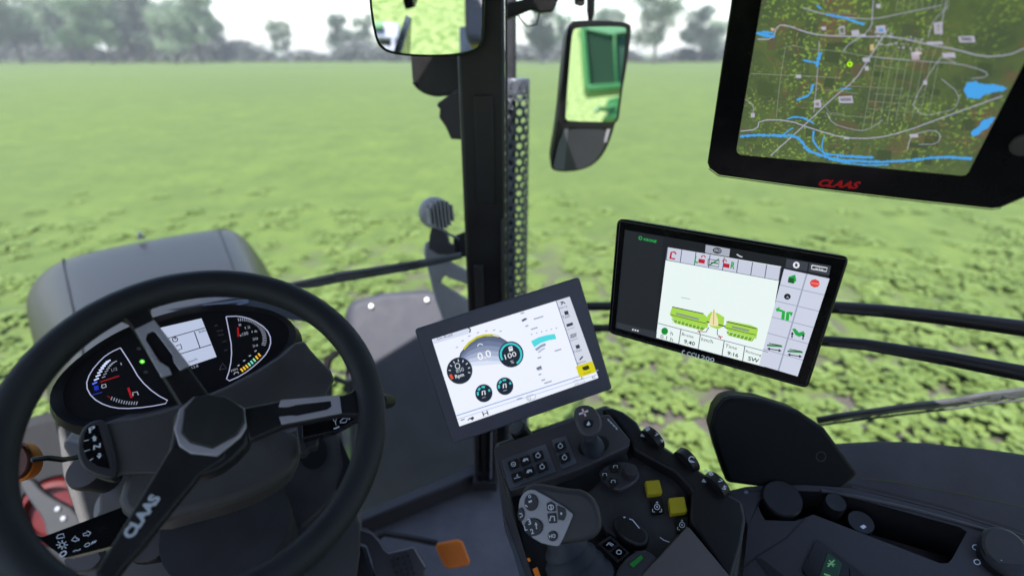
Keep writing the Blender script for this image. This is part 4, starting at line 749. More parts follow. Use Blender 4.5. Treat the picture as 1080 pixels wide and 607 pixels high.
for q in ((550, 120, 12, 18, L('#c7b083')), (668, 140, 22, 6, L('#d8c8c4')), (660, 152, 22, 6, L('#b98b8b')), (470, 76, 12, 16, L('#5a6150')), (725, 66, 14, 24, L('#6a7164')), (792, 101, 34, 10, L('#565c66')), (572, 76, 16, 11, L('#3f8fd0')), (404, 274, 12, 10, L('#7d6a66')), (470, 262, 34, 9, L('#6d6d78'))): blk(*q[:4], q[4]) if True else 0
m.ell(pC, (896.2, 67.8), 2.2, 2.0, L('#b7ff00'), .0022, 12, w_=1.6); m.sheet(pC, Z([(484, 165), (497, 168), (490, 178)]), L('#101408'), .0021); m.sheet(pC, Z([(285, 74), (295, 76), (294, 84), (286, 82)]), L('#c9a98b'), .0018)
m.build('screen', tm, recalc=False)
m = MB(); m.text(pC, 'CLAAS', (861.6, 195.8), (903.6, 199), pm('logo_red', (.50, .012, .016), .4), .0006, hpx=8.2, bold=.045, shear=.35); m.build('lettering', tm, recalc=False)
m = MB(); m.lathe(pC.at(1080, 152, -.0), pC.n, [(-.004, .012), (.004, .012), (.005, .009)], MID, 16); m.build('knob', tm)
m = MB(); m.tube([pC.at(960, -60, -.03), T(.5, .6, .38)], .02, BLK, 10); m.build('mount', tm)
# ------------------------------------------------------------------ dashboard: cluster pod, cover, column
pD = Plane(P(190, 385, .80), c2w((.40, .50, 1)))
dc = thing('instrument_cluster', 'oval black instrument pod with lit gauges behind the steering wheel', 'instrument cluster', pD.at(200, 430))
outd = [(48.6, 434.4), (49, 421), (56.4, 408), (68, 394), (84, 379), (109, 360.5), (140, 344), (171, 332.5), (210, 323), (235, 320.5), (268, 323), (292, 329.5), (313, 342), (319, 353), (318, 366), (304, 384), (278, 402), (236, 424), (190, 442), (140, 455), (100, 461), (81.7, 458), (62, 450)]
faced = [(66, 417), (69, 431), (78, 439), (90, 443), (105, 442), (125, 437), (170, 431), (222, 414), (260, 398), (288, 379), (303, 363), (306, 348), (297, 336.5), (278, 330), (250, 327.5), (220, 328.5), (187, 334), (140, 349), (109, 366), (78, 390), (68, 405)]
m = MB(); n_ = len(outd)
of = [pD.at(*p) for p in chaikin(outd, 1)]
m.prism([p - pD.n * .012 for p in of], [p - pD.n * .09 + FW * .02 for p in of], DRK); 
ring_o = of; N_ = len(of)
# rim ring sloping into the recessed face
import bisect
fd = chaikin(faced, 1); ff_ = [pD.at(*p, -.004) for p in fd]
def resample(pts, n):
    L_ = [0]; 
    for i in range(len(pts)): L_.append(L_[-1] + (pts[(i + 1) % len(pts)] - pts[i]).length)
    out = []
    for k in range(n):
        s_ = L_[-1] * k / n; i = min(bisect.bisect_right(L_, s_) - 1, len(pts) - 1); t = (s_ - L_[i]) / max(1e-9, L_[i + 1] - L_[i]); out.append(pts[i].lerp(pts[(i + 1) % len(pts)], t))
    return out
def ang_sample(pts, c, n):      # radial sampling about c keeps rings aligned
    u = (pts[0] - c).normalized(); nn = pD.n; v_ = nn.cross(u); A_ = sorted(((math.atan2((p - c).dot(v_), (p - c).dot(u)) % (2 * math.pi)), i) for i, p in enumerate(pts)); return A_
ro = resample(of, 72); 
def nearest_align(a, b): 
    k = min(range(len(b)), key=lambda i: sum((a[j] - b[(i + j) % len(b)]).length for j in range(0, len(a), 6))); return b[k:] + b[:k]
ri = resample(ff_, 72); 
if ((ro[1] - ro[0]).cross(ro[20] - ro[0])).dot((ri[1] - ri[0]).cross(ri[20] - ri[0])) < 0: ri = ri[::-1]
ri = nearest_align(ro, ri)
rm = [a_.lerp(b_, .45) + pD.n * .014 for a_, b_ in zip(ro, ri)]
for A_, B_ in (([p - pD.n * .012 for p in ro], rm), (rm, ri)): m.add(A_ + B_, [(i, (i + 1) % 72, (i + 1) % 72 + 72, i + 72) for i in range(72)], BLK)
m.build('pod', dc, smooth=60)
pE = Plane(pD.at(190, 385, -.006), pD.n)
m = MB(); m.sheet(pE, faced, em('#05060a'), 0)
GO = L('#aab0d0')
m.ribbon(pE, chaikin([(127, 366.5), (117, 371), (107.8, 377.5), (95, 392.4), (90.3, 406.4), (97, 419.2), (112, 427.8), (129, 430.8), (155, 429), (181, 424), (163.5, 415), (147.4, 400), (137.8, 383), (127, 366.5)], 1, False), 1.0, GO, .0006)
m.ribbon(pE, chaikin([(238.4, 333.6), (252, 333), (266.4, 336.7), (281, 346.3), (286.4, 358), (282.8, 370.7), (271.9, 382.5), (255.6, 395.2), (237.5, 403.3), (243, 387), (244.7, 367), (241, 347), (238.4, 333.6)], 1, False), 1.0, GO, .0006)
# left gauge ticks
def zt(x, y): return (65 + x / 4.67, 310 + y / 4.67)
for k in range(9):
    t = k / 8; x = 162 + 66 * t; y = 438 - 108 * t + 14 * math.sin(math.pi * t) - 14 * math.sin(math.pi * t) * 2; a_ = -.35 - .25 * t
    m.ribbon(pE, [zt(x - 11, y + 5), zt(x + 13, y - 6)], 1.6, L('#cfdcff') if k else L('#5d78ff'), .0008)
for k in range(9):
    t = k / 8; x = 206 + 58 * t; y = 408 - 76 * t - 14 * math.sin(math.pi * t); m.ribbon(pE, [zt(x - 8, y + 3), zt(x + 9, y - 4)], 1.0, L('#8d93a4'), .0008)
for k in range(11):
    t = k / 10; x = 246 + 124 * t; y = 512 + 24 * t + 8 * math.sin(math.pi * t); m.ribbon(pE, [zt(x - 3, y + 8), zt(x + 3, y - 8)], .9, L('#8d93a4'), .0008)
m.ribbon(pE, [zt(190, 432), zt(284, 402)], 1.4, L('#8a1522'), .001); m.ribbon(pE, [zt(328, 460), zt(345, 510)], 2.0, L('#a01522'), .001); m.ribbon(pE, [zt(225, 500), zt(245, 512)], 1.2, L('#6a1018'), .001)
m.sheet(pE, [zt(158, 452), zt(180, 448), zt(184, 470), zt(162, 474)], L('#1c2fae'), .0008); m.ribbon(pE, [zt(152, 495), zt(200, 482)], .9, L('#27379c'), .0008); m.ribbon(pE, [zt(198, 460), zt(198, 446), zt(216, 442), zt(220, 456), zt(200, 462)], 1.0, L('#9aa0b2'), .0008)
m.ribbon(pE, [zt(352, 500), zt(350, 484), zt(372, 480), zt(378, 496)], 1.0, L('#9aa0b2'), .0008); m.text(pE, '1/2', zt(248, 382), zt(276, 372), L('#7d8292'), .0008); m.text(pE, '1', zt(292, 350), zt(298, 348), L('#7d8292'), .0008, hpx=3)
m.ell(pE, (150, 381), 3.0, 2.4, L('#59e02c'), .0008, 8); m.sheet(pE, [(146.6, 381), (149, 378.4), (149, 383.6)], L('#59e02c'), .001); m.ell(pE, (150, 381), 1.5, 1.3, L('#d8ffb8'), .0012, 8)
for c in ((146.5, 367.4), (153.8, 392)): m.ell(pE, c, 2.8, 1.8, L('#23252c'), .0008, 8)
# LCD
m.sheet(pE, [(168, 345.6), (212.5, 335.4), (228.5, 376), (190, 389)], L('#b9c4de'), .0006)
for a_, b_, w_ in (((172, 358), (216, 345.4), .9), ((205, 349.6), (211, 366.6), .9), ((190, 373), (223, 363), .9)): m.ribbon(pE, [a_, b_], w_, L('#22262e'), .0009)
m.ell(pE, (184.6, 357.8), 2.8, 2.4, L('#22262e'), .0009, 10, w_=.9); m.ribbon(pE, [(184.6, 357.8), (184.8, 354)], .9, L('#22262e'), .0009); m.ribbon(pE, [(185.6, 364.6), (190.4, 362.8), (192, 367.4), (188, 369)], .9, L('#22262e'), .0009)
m.text(pE, 'km', (210.4, 351.2), (217, 349.2), L('#22262e'), .0009); m.text(pE, 'km/h', (199.6, 382.4), (208.4, 379.4), L('#22262e'), .0009); m.text(pE, '12.8', (202.6, 388.6), (209.4, 386.4), L('#9aa0b2'), .0009)
for (x, y, s_) in ((227.4, 343, 2.4), (231, 348.6, 4.4), (232, 352.8, 4), (236, 359.8, 3), (237.6, 369, 2.6)): m.ribbon(pE, [(x - s_ * .6, y + .6), (x + s_, y - .6)], 1.8, L('#202228'), .0008)
m.ribbon(pE, [(231.4, 389.6), (234.6, 382.6), (239, 388.4), (231.4, 389.6)], .7, L('#3a3c44'), .0008)
# right gauge ticks + numbers
def zr(x, y): return (165 + x / 5.52, 320 + y / 5.52)
for k in range(24):
    t = k / 23; q = R(100 - 118 * t); cx_, cy_ = 500, 205; m.ribbon(pE, [zr(cx_ + 118 * math.cos(q), cy_ - 104 * math.sin(q)), zr(cx_ + 142 * math.cos(q), cy_ - 122 * math.sin(q))], .8, L('#8d93a4'), .0008)
for s_, x, y in (('8', 482, 132), ('12', 516, 148), ('16', 556, 170), ('20', 560, 214), ('24', 560, 254)): m.text(pE, s_, zr(x, y), zr(x + (14 if s_ == '8' else 32), y - 6), L('#9197a8'), .0008, hpx=2.6)
m.ribbon(pE, [zr(474, 138), zr(477, 192)], 1.6, L('#9a1620'), .001); m.text(pE, 'x100', zr(486, 192), zr(536, 178), L('#9ba1b2'), .001, hpx=3.4)
cl_ = ['#f2c23c', '#f2c23c', '#f2c23c', '#8fe6b0', '#7fe0d0', '#8fe6b0', '#f2c23c', '#f2b53c']
for k in range(8):
    t = k / 7; x = 496 + 102 * t; y = 386 - 88 * t + 6 * math.sin(math.pi * t); m.ribbon(pE, [zr(x - 6, y - 9), zr(x + 8, y + 8)], 1.6, L(cl_[k]), .0009)
for k in range(4): m.ribbon(pE, [zr(472 + k * 33, 362 - k * 28), zr(484 + k * 33, 356 - k * 28)], 1.2, L('#9ba1b2'), .0009)
m.text(pE, 'MIN', zr(438, 398), zr(474, 384), L('#9ba1b2'), .0009); m.ribbon(pE, [zr(452, 412), zr(454, 402), zr(474, 396), zr(478, 406)], .9, L('#9ba1b2'), .0009)
m.build('gauge_face', dc, recalc=False)
# column
sc_c = thing('steering_column', 'dark steering column with bulky plastic shrouds under the wheel', 'steering column', T(.75, -.05, -1.32))
pG = Plane(P(230, 450, .72), c2w((.40, .62, 1)))
m = MB(); m.plate(pG, chaikin([(100, 455), (112, 443), (150, 440), (222, 417), (290, 381), (318, 355), (331, 373), (356, 397), (346, 412), (345, 424), (300, 440), (210, 500), (130, 500), (118, 506), (108, 480)], 1), .10, COL, d=FW * .9 - UP * .5, grow=.95); m.build('upper_shroud', sc_c, bevel=.008, seg=3)
pH = Plane(P(240, 490, .70), c2w((.30, .75, 1)))
m = MB(); m.plate(pH, chaikin([(150, 470), (200, 440), (317, 448), (318.5, 486), (286, 512), (240, 531), (190, 544), (160, 552), (128, 545), (120, 520)], 1), .06, COL, d=FW * .5 - UP * .9, grow=.93)
m.build('lower_shroud', sc_c, bevel=.012, seg=4)
pJ = Plane(P(240, 540, .86), c2w((.25, .6, 1)))
m = MB(); cc = pJ.at(238, 520, -.02); m.lathe(cc + (FW * -.1 + UP * 0), (UP * 1 - FW * .45), [(-.30, .085), (-.10, .088), (-.07, .094), (-.06, .094), (-.03, .088), (.0, .092), (.05, .09)], DRK, 32); m.build('boot', sc_c)
m = MB(); pk = Plane(P(220, 590, .98), c2w((.1, .5, 1)))
m.plate(pk, chaikin([(60, 462), (90, 470), (345, 430), (352, 470), (372, 530), (384, 560), (370, 660), (90, 660), (80, 600), (112, 520), (84, 500)], 1), .16, COL, d=FW * .9 - UP * .3); m.build('tower', sc_c, bevel=.012, seg=3)
m = MB(); pn = Plane(P(330, 520, .93), c2w((.1, .5, 1)))
m.plate(pn, [(300, 455), (352, 440), (366, 488), (352, 525), (318, 556), (308, 552), (296, 510)], .02, COL, rc=3); m.ell(pn, (330, 476), 15.5, 18.5, BLK, .004, 24)
m.sheet(pn, [(357, 458), (372, 492), (366, 500), (357, 520), (354, 515), (362, 490)], BLK, .006); m.ell(pn, (330, 476), 15.5, 18.5, DRK, .005, 24, w_=1); m.build('side_cover', sc_c, bevel=.004)
m = MB(); pt = Plane(P(120, 530, .95), c2w((.1, .6, 1))); m.lathe(pt.at(160, 566, .0), pt.n, [(-.05, .04), (0, .045), (.01, .042), (.012, .01)], BLK, 24); m.lathe(pt.at(92, 497, .03), pt.n, [(-.06, .03), (0, .034), (.01, .03), (.012, .01)], DRK, 24); m.build('adjuster_cap', sc_c)
# gear selector plate (P N)
m = MB(); pS = Plane(pG.at(100, 470, .006), pG.n); m.plate(pS, chaikin([(106, 441), (92, 445), (83, 456), (79.6, 474), (84, 490), (94, 500), (121, 507), (124, 490), (112, 445)], 2), .03, DRK); sp_ = m.build('selector_housing', sc_c, bevel=.005, seg=3)
m = MB(); m.sheet(pS, [(93.6, 449.6), (103, 448), (116, 494), (103, 491), (92, 483), (87.5, 470.3), (89.5, 456.5)], GLOSSBLK, .0006)
m.text(pS, 'P', (94, 456.4), (101, 453), WHT, .001, hpx=5.5, bold=.03, shear=.2); m.text(pS, 'N', (98.4, 474), (106.2, 471), WHT, .001, hpx=4.6, bold=.03, shear=.2)
for a_, b_ in (((88.8, 464.6), (93.6, 463.4)), ((88.8, 475.6), (95, 473.6)), ((94.4, 485.4), (98.4, 482.6))): m.ribbon(pS, [a_, b_], .8, WHT, .001)
for (x, y, s_) in ((99.4, 462, 1), (104.6, 480, -1)): m.sheet(pS, [(x - 3, y), (x + .2, y - 3.2 * s_), (x + 3, y - .6)], WHT, .001); m.ribbon(pS, [(x, y - 1), (x + .6, y + 2.6 * s_)], 2.6, WHT, .0012)
m.build('selector_plate', sp_, recalc=False)
# reverser lever (orange), left stalk, right stalk
rl = thing('reverser_lever', 'thin metal lever with amber brown knob at the left of the column', 'lever', P(80, 480, .75))
m = MB(); m.tube([P(33, 484.5, .70), P(44, 482, .71), P(53, 481.6, .72), P(66, 483.4, .735), P(74, 482.6, .745), P(84, 479.8, .76)], .0026, MET, 10); m.tube([P(34, 485.8, .70), P(50, 484, .715), P(66, 485.8, .735), P(82, 482.8, .76)], .002, BLK, 8); m.build('rod', rl)
pO = Plane(P(22, 487, .70), c2w((.3, .3, 1))); m = MB(); m.plate(pO, chaikin([(8, 476), (17, 465), (26, 466), (35, 478), (35.5, 487), (32, 500), (20, 509), (10, 508)], 1), .03, ORG, -.006, grow=.9); m.plate(pO, chaikin([(6, 478), (17, 467.5), (25, 468.5), (31.4, 479), (31.6, 487), (28, 498), (18, 506.5), (8, 506)], 1), .01, BRN, .002); m.build('knob', rl, bevel=.003)
def stalk(name, label, base, pl, px, loc):
    t_ = thing(name, label, 'lever', loc); m = MB(); m.plate(pl, px, .02, GLOSSBLK, grow=.96, rc=3); o = m.build('stalk', t_, bevel=.004, seg=3); return t_, o
pL = Plane(P(90, 562, .66), c2w((.35, .7, 1)))
t_, so = stalk('light_switch_stalk', 'black stalk with light and indicator symbols at lower left', None, pL, [(30, 560), (44, 566), (132, 533), (150, 545), (140, 570), (68, 588), (55, 578)], P(145, 545, .70))
m = MB()
m.ribbon(pL, [(59.6, 567), (61, 563.6), (66.6, 562.2), (68, 566), (60, 567.4)], .9, WHT, .0006)
for k in range(8): q = R(45 * k); m.ribbon(pL, [(65.5 + 3.6 * math.cos(q), 574 - 2.8 * math.sin(q)), (65.5 + 6.2 * math.cos(q), 574 - 5 * math.sin(q))], .9, WHT, .0006)
m.ell(pL, (65.5, 574), 2.6, 2.2, WHT, .0006, 12, w_=.8, rot=-20); m.ell(pL, (66.5, 583.4), 3.6, 2.2, WHT, .0006, 12, w_=1.4, rot=-30)
for (x, y, s_) in ((79.6, 567.8, -1), (91.6, 562.6, 1)): m.ribbon(pL, [(x + 4.2 * s_, y - 1.4 * s_), (x, y - 3.4), (x + .2, y - 1.6), (x - 4 * s_, y - .4 * s_), (x - 3.6 * s_, y + 1.8), (x + .8, y + 1), (x + 1, y + 2.6), (x + 4.2 * s_, y - 1.4 * s_)], .8, WHT, .0006)
m.ribbon(pL, [(77, 581), (80, 579.6), (82, 580), (85, 578.4)], 1, WHT, .0006); m.ell(pL, (92, 574), 3, 1.6, WHT, .0006, 10, w_=.8, rot=-25)
for k in range(3): m.ribbon(pL, [(96 + 1.8 * k, 573.6 - .8 * k), (98 + 1.8 * k, 570.4 - .8 * k)], .9, WHT, .0006)
m.build('symbols', so, recalc=False)
pR_ = Plane(P(365, 445, .72), c2w((.35, .7, 1)))
t_, so = stalk('wiper_stalk', 'black stalk with wiper symbols behind the right spoke', None, pR_, [(318, 446), (345, 440), (379, 432), (382, 440), (352, 455), (318, 463)], P(320, 455, .74))
m = MB(); m.ribbon(pR_, [(358.4, 444.4), (362, 440.6), (366.6, 441), (364.6, 445), (358.6, 445.4)], .9, WHT, .0006); m.ell(pR_, (353.2, 442), 1.6, 1.8, WHT, .0006, 8, w_=.7); m.ribbon(pR_, [(353.6, 444), (354.4, 448)], .7, WHT, .0006); m.ribbon(pR_, [(352, 452), (358, 449.4)], 1.6, WHT, .0006); m.ell(pR_, (368.4, 441.4), .8, .8, WHT, .0006, 6); m.ribbon(pR_, [(374, 440), (377.6, 437)], 1.4, WHT, .0006); m.build('symbols', so, recalc=False)
m = MB(); m.lathe(P(405, 423, .84), c2w((-.3, .2, 1)), [(-.02, .011), (.0, .0125), (.012, .0125), (.015, .009)], BLK, 20); m.tube([P(404, 424, .85), P(370, 440, .86)], .006, BLK, 8); m.build('stalk_end', t_)
pLv = Plane(P(320, 460, .71), c2w((.35, .6, 1))); m = MB(); m.plate(pLv, [(312, 448), (330, 444), (336, 462), (334, 470), (326, 472), (322, 478), (316, 479)], .03, DRK, rc=2); m.ribbon(pLv, [(320, 448), (324, 472)], 1.5, BLK, .001); m.build('paddle', sc_c, bevel=.004)
m = MB(); pV = Plane(P(132, 530, .70), c2w((.3, .5, 1))); m.plate(pV, [(127.5, 522), (134, 519), (140, 524), (150, 540), (132, 552)], .02, DRK); m.build('tilt_catch', sc_c, bevel=.003)
m = MB(); pU = Plane(P(84, 588, .85), c2w((.2, .6, 1))); m.plate(pU, [(66, 590), (100, 574), (107, 589), (96, 600), (74, 604)], .03, MID, rc=4); m.build('foot_guard', sc_c, bevel=.003)
# ------------------------------------------------------------------ steering wheel
pW = Plane(P(220.1, 446.5, .5686), c2w((.4428, .5612, 1)))
sw = thing('steering_wheel', 'large dark three spoke steering wheel with silver inlays', 'steering wheel', pW.p)
u = (pW.at(380, 440) - pW.p).normalized(); v_ = pW.n.cross(u)
m = MB(); N = 96; ringp = [pW.p + (u * math.cos(2 * math.pi * k / N) + v_ * math.sin(2 * math.pi * k / N)) * .1815 - pW.n * .002 for k in range(N)]
vv = []; SG = 16
for k in range(N):
    rd = (ringp[k] - pW.p + pW.n * .002).normalized()
    for j in range(SG):
        q = 2 * math.pi * j / SG; cx_ = math.copysign(abs(math.cos(q)) ** .9, math.cos(q)) * .0175; cz = math.copysign(abs(math.sin(q)) ** .9, math.sin(q)) * .0165; vv.append(ringp[k] + rd * cx_ + pW.n * cz)
m.add(vv, [(k * SG + j, k * SG + (j + 1) % SG, ((k + 1) % N) * SG + (j + 1) % SG, ((k + 1) % N) * SG + j) for k in range(N) for j in range(SG)], RUB); m.build('rim', sw, smooth=60)
def spoke(px, off=.0, th=.016, mt=None): 
    m = MB(); m.plate(pW, px, th, mt or BLK, off, grow=.97); return m.build('spoke', sw, bevel=.0035, seg=3)
s1 = spoke([(108, 334), (122, 333.5), (132, 338), (140, 348), (190, 430), (224, 420), (162, 336), (157, 326), (157, 320), (168, 312), (150, 302)])
s2 = spoke([(254, 430), (292, 422.5), (330, 418), (362, 416), (372, 412), (378, 404), (392, 404), (394, 440), (380, 438.5), (360, 438), (298, 450.5), (262, 466)])
s3 = spoke([(182, 468), (165, 495), (145, 528), (124, 563), (108, 588), (98, 606), (118, 616), (133, 596), (150, 578), (166, 557), (190, 527), (212, 500), (238, 484), (240, 475)])
m = MB(); m.plate(pW, [(142, 347), (162.5, 337), (200, 385), (189.5, 390), (183, 381), (182, 374), (164, 350), (161, 348.5), (155, 351), (153, 357), (168, 381), (178, 387), (181, 394), (170, 397.5)], .003, SIL, .003); m.build('inlay', s1, bevel=.0006)
m = MB(); m.plate(pW, [(294, 428.5), (296, 421.5), (358, 416), (360.5, 435), (297, 447), (294.5, 439), (307, 437.5), (313, 438), (345, 431.5), (350, 428), (349, 422), (313, 426), (304, 428.5)], .003, SIL, .003); m.build('inlay', s2, bevel=.0006)
m = MB(); m.text(pW, 'CLAAS', (138.5, 568), (169.5, 524), pm('logo_silver', (0.3840, 0.4000, 0.4480), .35), .0006, hpx=11, bold=.05, shear=.0); m.build('lettering', s3, recalc=False)
m = MB(); m.plate(pW, chaikin([(184, 425), (258, 424), (268, 462), (240, 492), (212, 504), (180, 500), (170, 488), (180, 470)], 1), .03, BLK, -.001, grow=1.02); hb = m.build('hub', sw, bevel=.005, seg=3)
m = MB(); m.plate(pW, [(189, 431), (183.5, 452), (189, 470), (201, 477.5), (229, 480.5), (254, 460), (260, 449.5), (257.8, 430), (238.7, 418.8), (220, 415.3), (204, 418)], .012, SIL, .004); m.build('cap_ring', hb, bevel=.001)
m = MB(); m.plate(pW, [(194, 431), (190.5, 456), (199.5, 466), (223.4, 472), (249, 458), (258.3, 444), (257.2, 430), (238.7, 418.2), (220, 414.4), (205, 418)], .008, pm('cap_black', (.014, .014, .015), .5, bump=.3, bscale=1500, var=.1), .010); m.build('cap', hb, bevel=.0015)
# ------------------------------------------------------------------ pedals
pP = Plane(P(478, 583, 1.34), (0, -.75, .9))
pd = thing('accelerator_pedal', 'orange accelerator pedal with black arm on the floor', 'pedal', PZ(478, 590, FZ))
m = MB(); m.plate(pP, chaikin([(457.6, 573.4), (470, 570.4), (486.4, 567.6), (491, 580), (497, 594.6), (486, 597.5), (470.5, 599.4), (466, 592)], 1), .015, ORG)
for k in range(9): x = 461.5 + 3.1 * k; m.ribbon(pP, [(x, 575.5 - .55 * k), (x + 7.4, 596.5 - .3 * k)], 1.0, pm('orange_groove', (0.6120, 0.1430, 0.0144), .55), .0012)
m.build('pad', pd, bevel=.003)
m = MB(); m.tube([P(396, 572, 1.42), P(401, 564, 1.42), P(407, 562, 1.42), P(430, 566, 1.4), P(460, 572, 1.37)], [.008] * 5, BLK, 8); m.tube([P(407, 561, 1.415), P(430, 564.6, 1.395), P(458, 570, 1.365)], .0015, MID, 6); m.build('arm', pd)
pQ = Plane(P(420, 590, 1.2), (0, -.7, .9))
bp_ = thing('brake_pedal', 'black ribbed brake pedal left of the orange pedal', 'pedal', PZ(420, 605, FZ))
m = MB(); m.plate(pQ, [(376, 556), (384, 556.5), (392, 561), (400, 569), (405, 578), (410, 582), (420, 580), (436, 575.5), (443, 585), (449.5, 597), (446, 601), (452, 625), (400, 640), (392, 590), (386, 574), (374, 570)], .02, MID); m.ribbon(pQ, [(378, 557), (392, 562), (400, 570.5), (405, 579), (410, 583), (436, 576.6), (448.5, 597)], 1.2, SIL, .0006)  # silver ribbon paints a highlight along the pedal edge
for i in range(4):
    for j in range(4): m.box(pQ.at(413.5 + 5.6 * i + j * 1.8, 590 - 1.8 * i + j * 6.4, .002), Vector((.004, -.001, 0)), Vector((0, .004, .003)), pQ.n * .003, DRK)
m.build('pad', bp_, bevel=.003)
m = MB(); m.plate(pQ, [(372, 572), (384, 577), (404, 640), (388, 640), (378, 590)], .02, BLK, .004); m.plate(pQ, [(366, 578), (374, 577), (388, 606), (386, 640), (352, 640), (350, 610)], .02, MID, -.02, rc=3); m.plate(pQ, [(345, 592), (366, 584), (373, 588), (374, 605), (368, 640), (330, 640), (330, 610)], .02, BLK, .01, rc=4); m.build('lever', bp_, bevel=.003)
# ------------------------------------------------------------------ armrest console
pN = Plane(P(560, 490, .86), (-.06, -.32, 1))
ac = thing('armrest_console', 'dark armrest console crowded with switches below the terminal monitor', 'armrest', pN.at(640, 600, -.1))
m = MB(); pN2 = Plane(pN.at(620, 560, -.045), (-.02, -.15, 1))
m.plate(pN2, [(521, 466), (640, 425), (676, 452), (742, 497), (786, 530), (784, 575), (775, 640), (563, 640)], .09, BLK, d=(0, .15, -1)); m.build('base', ac, bevel=.008)
m = MB(); m.plate(pN, [(520.5, 471), (560, 457), (607, 441), (642.5, 436), (665, 463), (664, 470), (617, 492), (585, 504), (538, 517), (530, 500)], .03, MID, grow=.98); tpn = m.build('top_panel', ac, bevel=.003, seg=3)
m = MB(); m.plate(pN, [(528.7, 484.4), (575.3, 467.6), (586.3, 496.6), (537.8, 515)], .002, MET, .002, rc=1.5); m.plate(pN, [(581.4, 463.6), (597, 459), (608.4, 487.6), (592.4, 494.4)], .002, MET, .002, rc=1.5); m.build('button_frame', tpn)
bt = [(541.5, 489), (554, 485), (567.4, 480), (545.4, 502), (558, 497), (571.8, 491.8), (591, 470), (595.4, 482)]
for k, (x, y) in enumerate(bt):
    m = MB(); m.plate(pN, [(x - 6.4, y - 2.6), (x + 4.4, y - 6), (x + 6.6, y + 1.6), (x - 3.6, y + 5.8)], .004, BLK, .0055, rc=1); o = m.build('button', tpn, bevel=.0006)
    m = MB(); 
    if k in (1, 4): m.sheet(pN, [(x - 3, y + 1), (x - 1.6, y - 2), (x + 2.6, y - 2.6), (x + 3.4, y + .8), (x + 1, y - .6), (x - .6, y + 1.6)], WHT, .006)
    elif k == 3: m.ribbon(pN, [(x - 3.4, y + 2.2), (x + 3.4, y + .4)], .9, WHT, .006); m.sheet(pN, [(x - 1, y), (x, y - 3), (x + 1.4, y - .4)], WHT, .006)
    else: m.ell(pN, (x, y), 2.3, 2.2, WHT, .006, 12, w_=.9); m.ribbon(pN, [(x - .8, y + (-2.8 if k else 0)), (x + .8, y + (-3.2 if k else 0))], 1.1, WHT, .006)
    m.build('icon', o, recalc=False)
m = MB(); m.ell(pN, (626, 470), 17, 10.5, BLK, .0008, 24, rot=-15)
for k in range(4): m.ribbon(pN, [(641 + 2.8 * k, 441.5 + 3 * k), (642.6 + 2.8 * k, 443.6 + 3 * k)], 1.5, WHT, .0008)
m.ribbon(pN, [(642.4, 443), (650.6, 451)], .7, WHT, .0009); m.build('legend', tpn, recalc=False)
# small joystick
js = thing('small_joystick', 'small black joystick with cross shaped coloured symbol on the console', 'joystick', pN.at(626, 470))
c = pN.at(625, 472); hd = P(619, 445, .80); ax = (hd - c).normalized()
m = MB(); m.lathe(c, ax, [(0, .021), (.008, .0185), (.010, .020), (.016, .0165), (.018, .018), (.024, .0145), (.026, .0155), (.032, .012), (.05, .011)], BOOT, 24); m.build('boot', js)
pj = Plane(hd, c2w((-.05, .35, 1)))
m = MB(); m.plate(pj, chaikin([(604, 434.5), (608.5, 427.5), (618, 425.6), (627.5, 429), (635, 440), (635.6, 452), (629.5, 459.6), (617, 461.8), (608.6, 454)], 1), .035, MID, grow=.8); m.build('grip', js, bevel=.006, seg=4)
m = MB(); X = [(611, 438), (620, 432)]; m.ribbon(pj, [(610.6, 436.4), (620.4, 432.8)], 2.0, WHT, .0006); m.ribbon(pj, [(614, 430.8), (617.8, 438.6)], 2.0, pm('pinkish', (.7, .35, .45), .5), .0008); m.ell(pj, (620.4, 446.4), 5.6, 5.2, BLK, .0006, 18); m.ell(pj, (620.4, 446.4), 5.6, 5.2, MID, .001, 18, w_=.6); m.sheet(pj, [(618.4, 447.6), (620.8, 443.6), (622.8, 447), (620.6, 448.6)], WHT, .001); m.ribbon(pj, [(615, 435.4), (617, 434.2)], 2, YEL, .001); m.build('symbol', js, recalc=False)
# right shell with thumb wheels
m = MB(); pK = Plane(pN.at(700, 500, .0), (-.15, -.3, 1))
shell = [(634.5, 429.5), (646, 428.7), (657.5, 433), (672, 444), (676.4, 452), (682, 458), (702.7, 472), (716, 480), (740.6, 497), (752, 503), (771, 521), (783, 528), (787, 546.6), (783, 573), (771, 612), (752, 585), (728, 547), (730, 515), (713, 497), (669, 473.5), (664, 462), (648, 440)]
m.plate(pK, shell, .05, BLK, grow=1.0, d=(.05, .1, -1)); m.build('side_shell', ac, bevel=.005, seg=3)
tw = []
for (x, y, dx, dy) in ((688, 463, 12, 10), (724, 486, 13.5, 12), (755, 512, 14, 13)):
    m = MB(); c_ = pK.at(x, y, -.004); ax_ = (pK.at(x + 10, y - 12) - pK.at(x, y)).normalized(); ax2 = (pK.at(x + 12, y + 11) - pK.at(x, y)).normalized(); axx = ax2.cross(pK.n).normalized()
    m.lathe(c_ - axx * .008, axx, [(0, .020), (.001, .0225), (.015, .0225), (.016, .020)], BLK, 28); tw.append(m.build('thumb_wheel', ac))
nb = [MB(), MB(), MB()]
for s_, p0, p1, h_ in (('8', (682.4, 454.4), (686.2, 452), 4.4), ('7', (690, 458.6), (693.6, 460.4), 4), ('4', (695.6, 464.4), (699, 466.4), 4), ('5', (744.4, 498.4), (747, 496.4), 3), ('8', (749.6, 501.6), (753, 499.4), 4.4), ('7', (757, 507), (760.6, 509.6), 4.4), ('5', (761.6, 514.6), (765, 516.4), 4.4)): nb[0 if p0[0] < 710 else 2].text(pK, s_, p0, p1, WHT, .0188, hpx=h_, bold=.02)
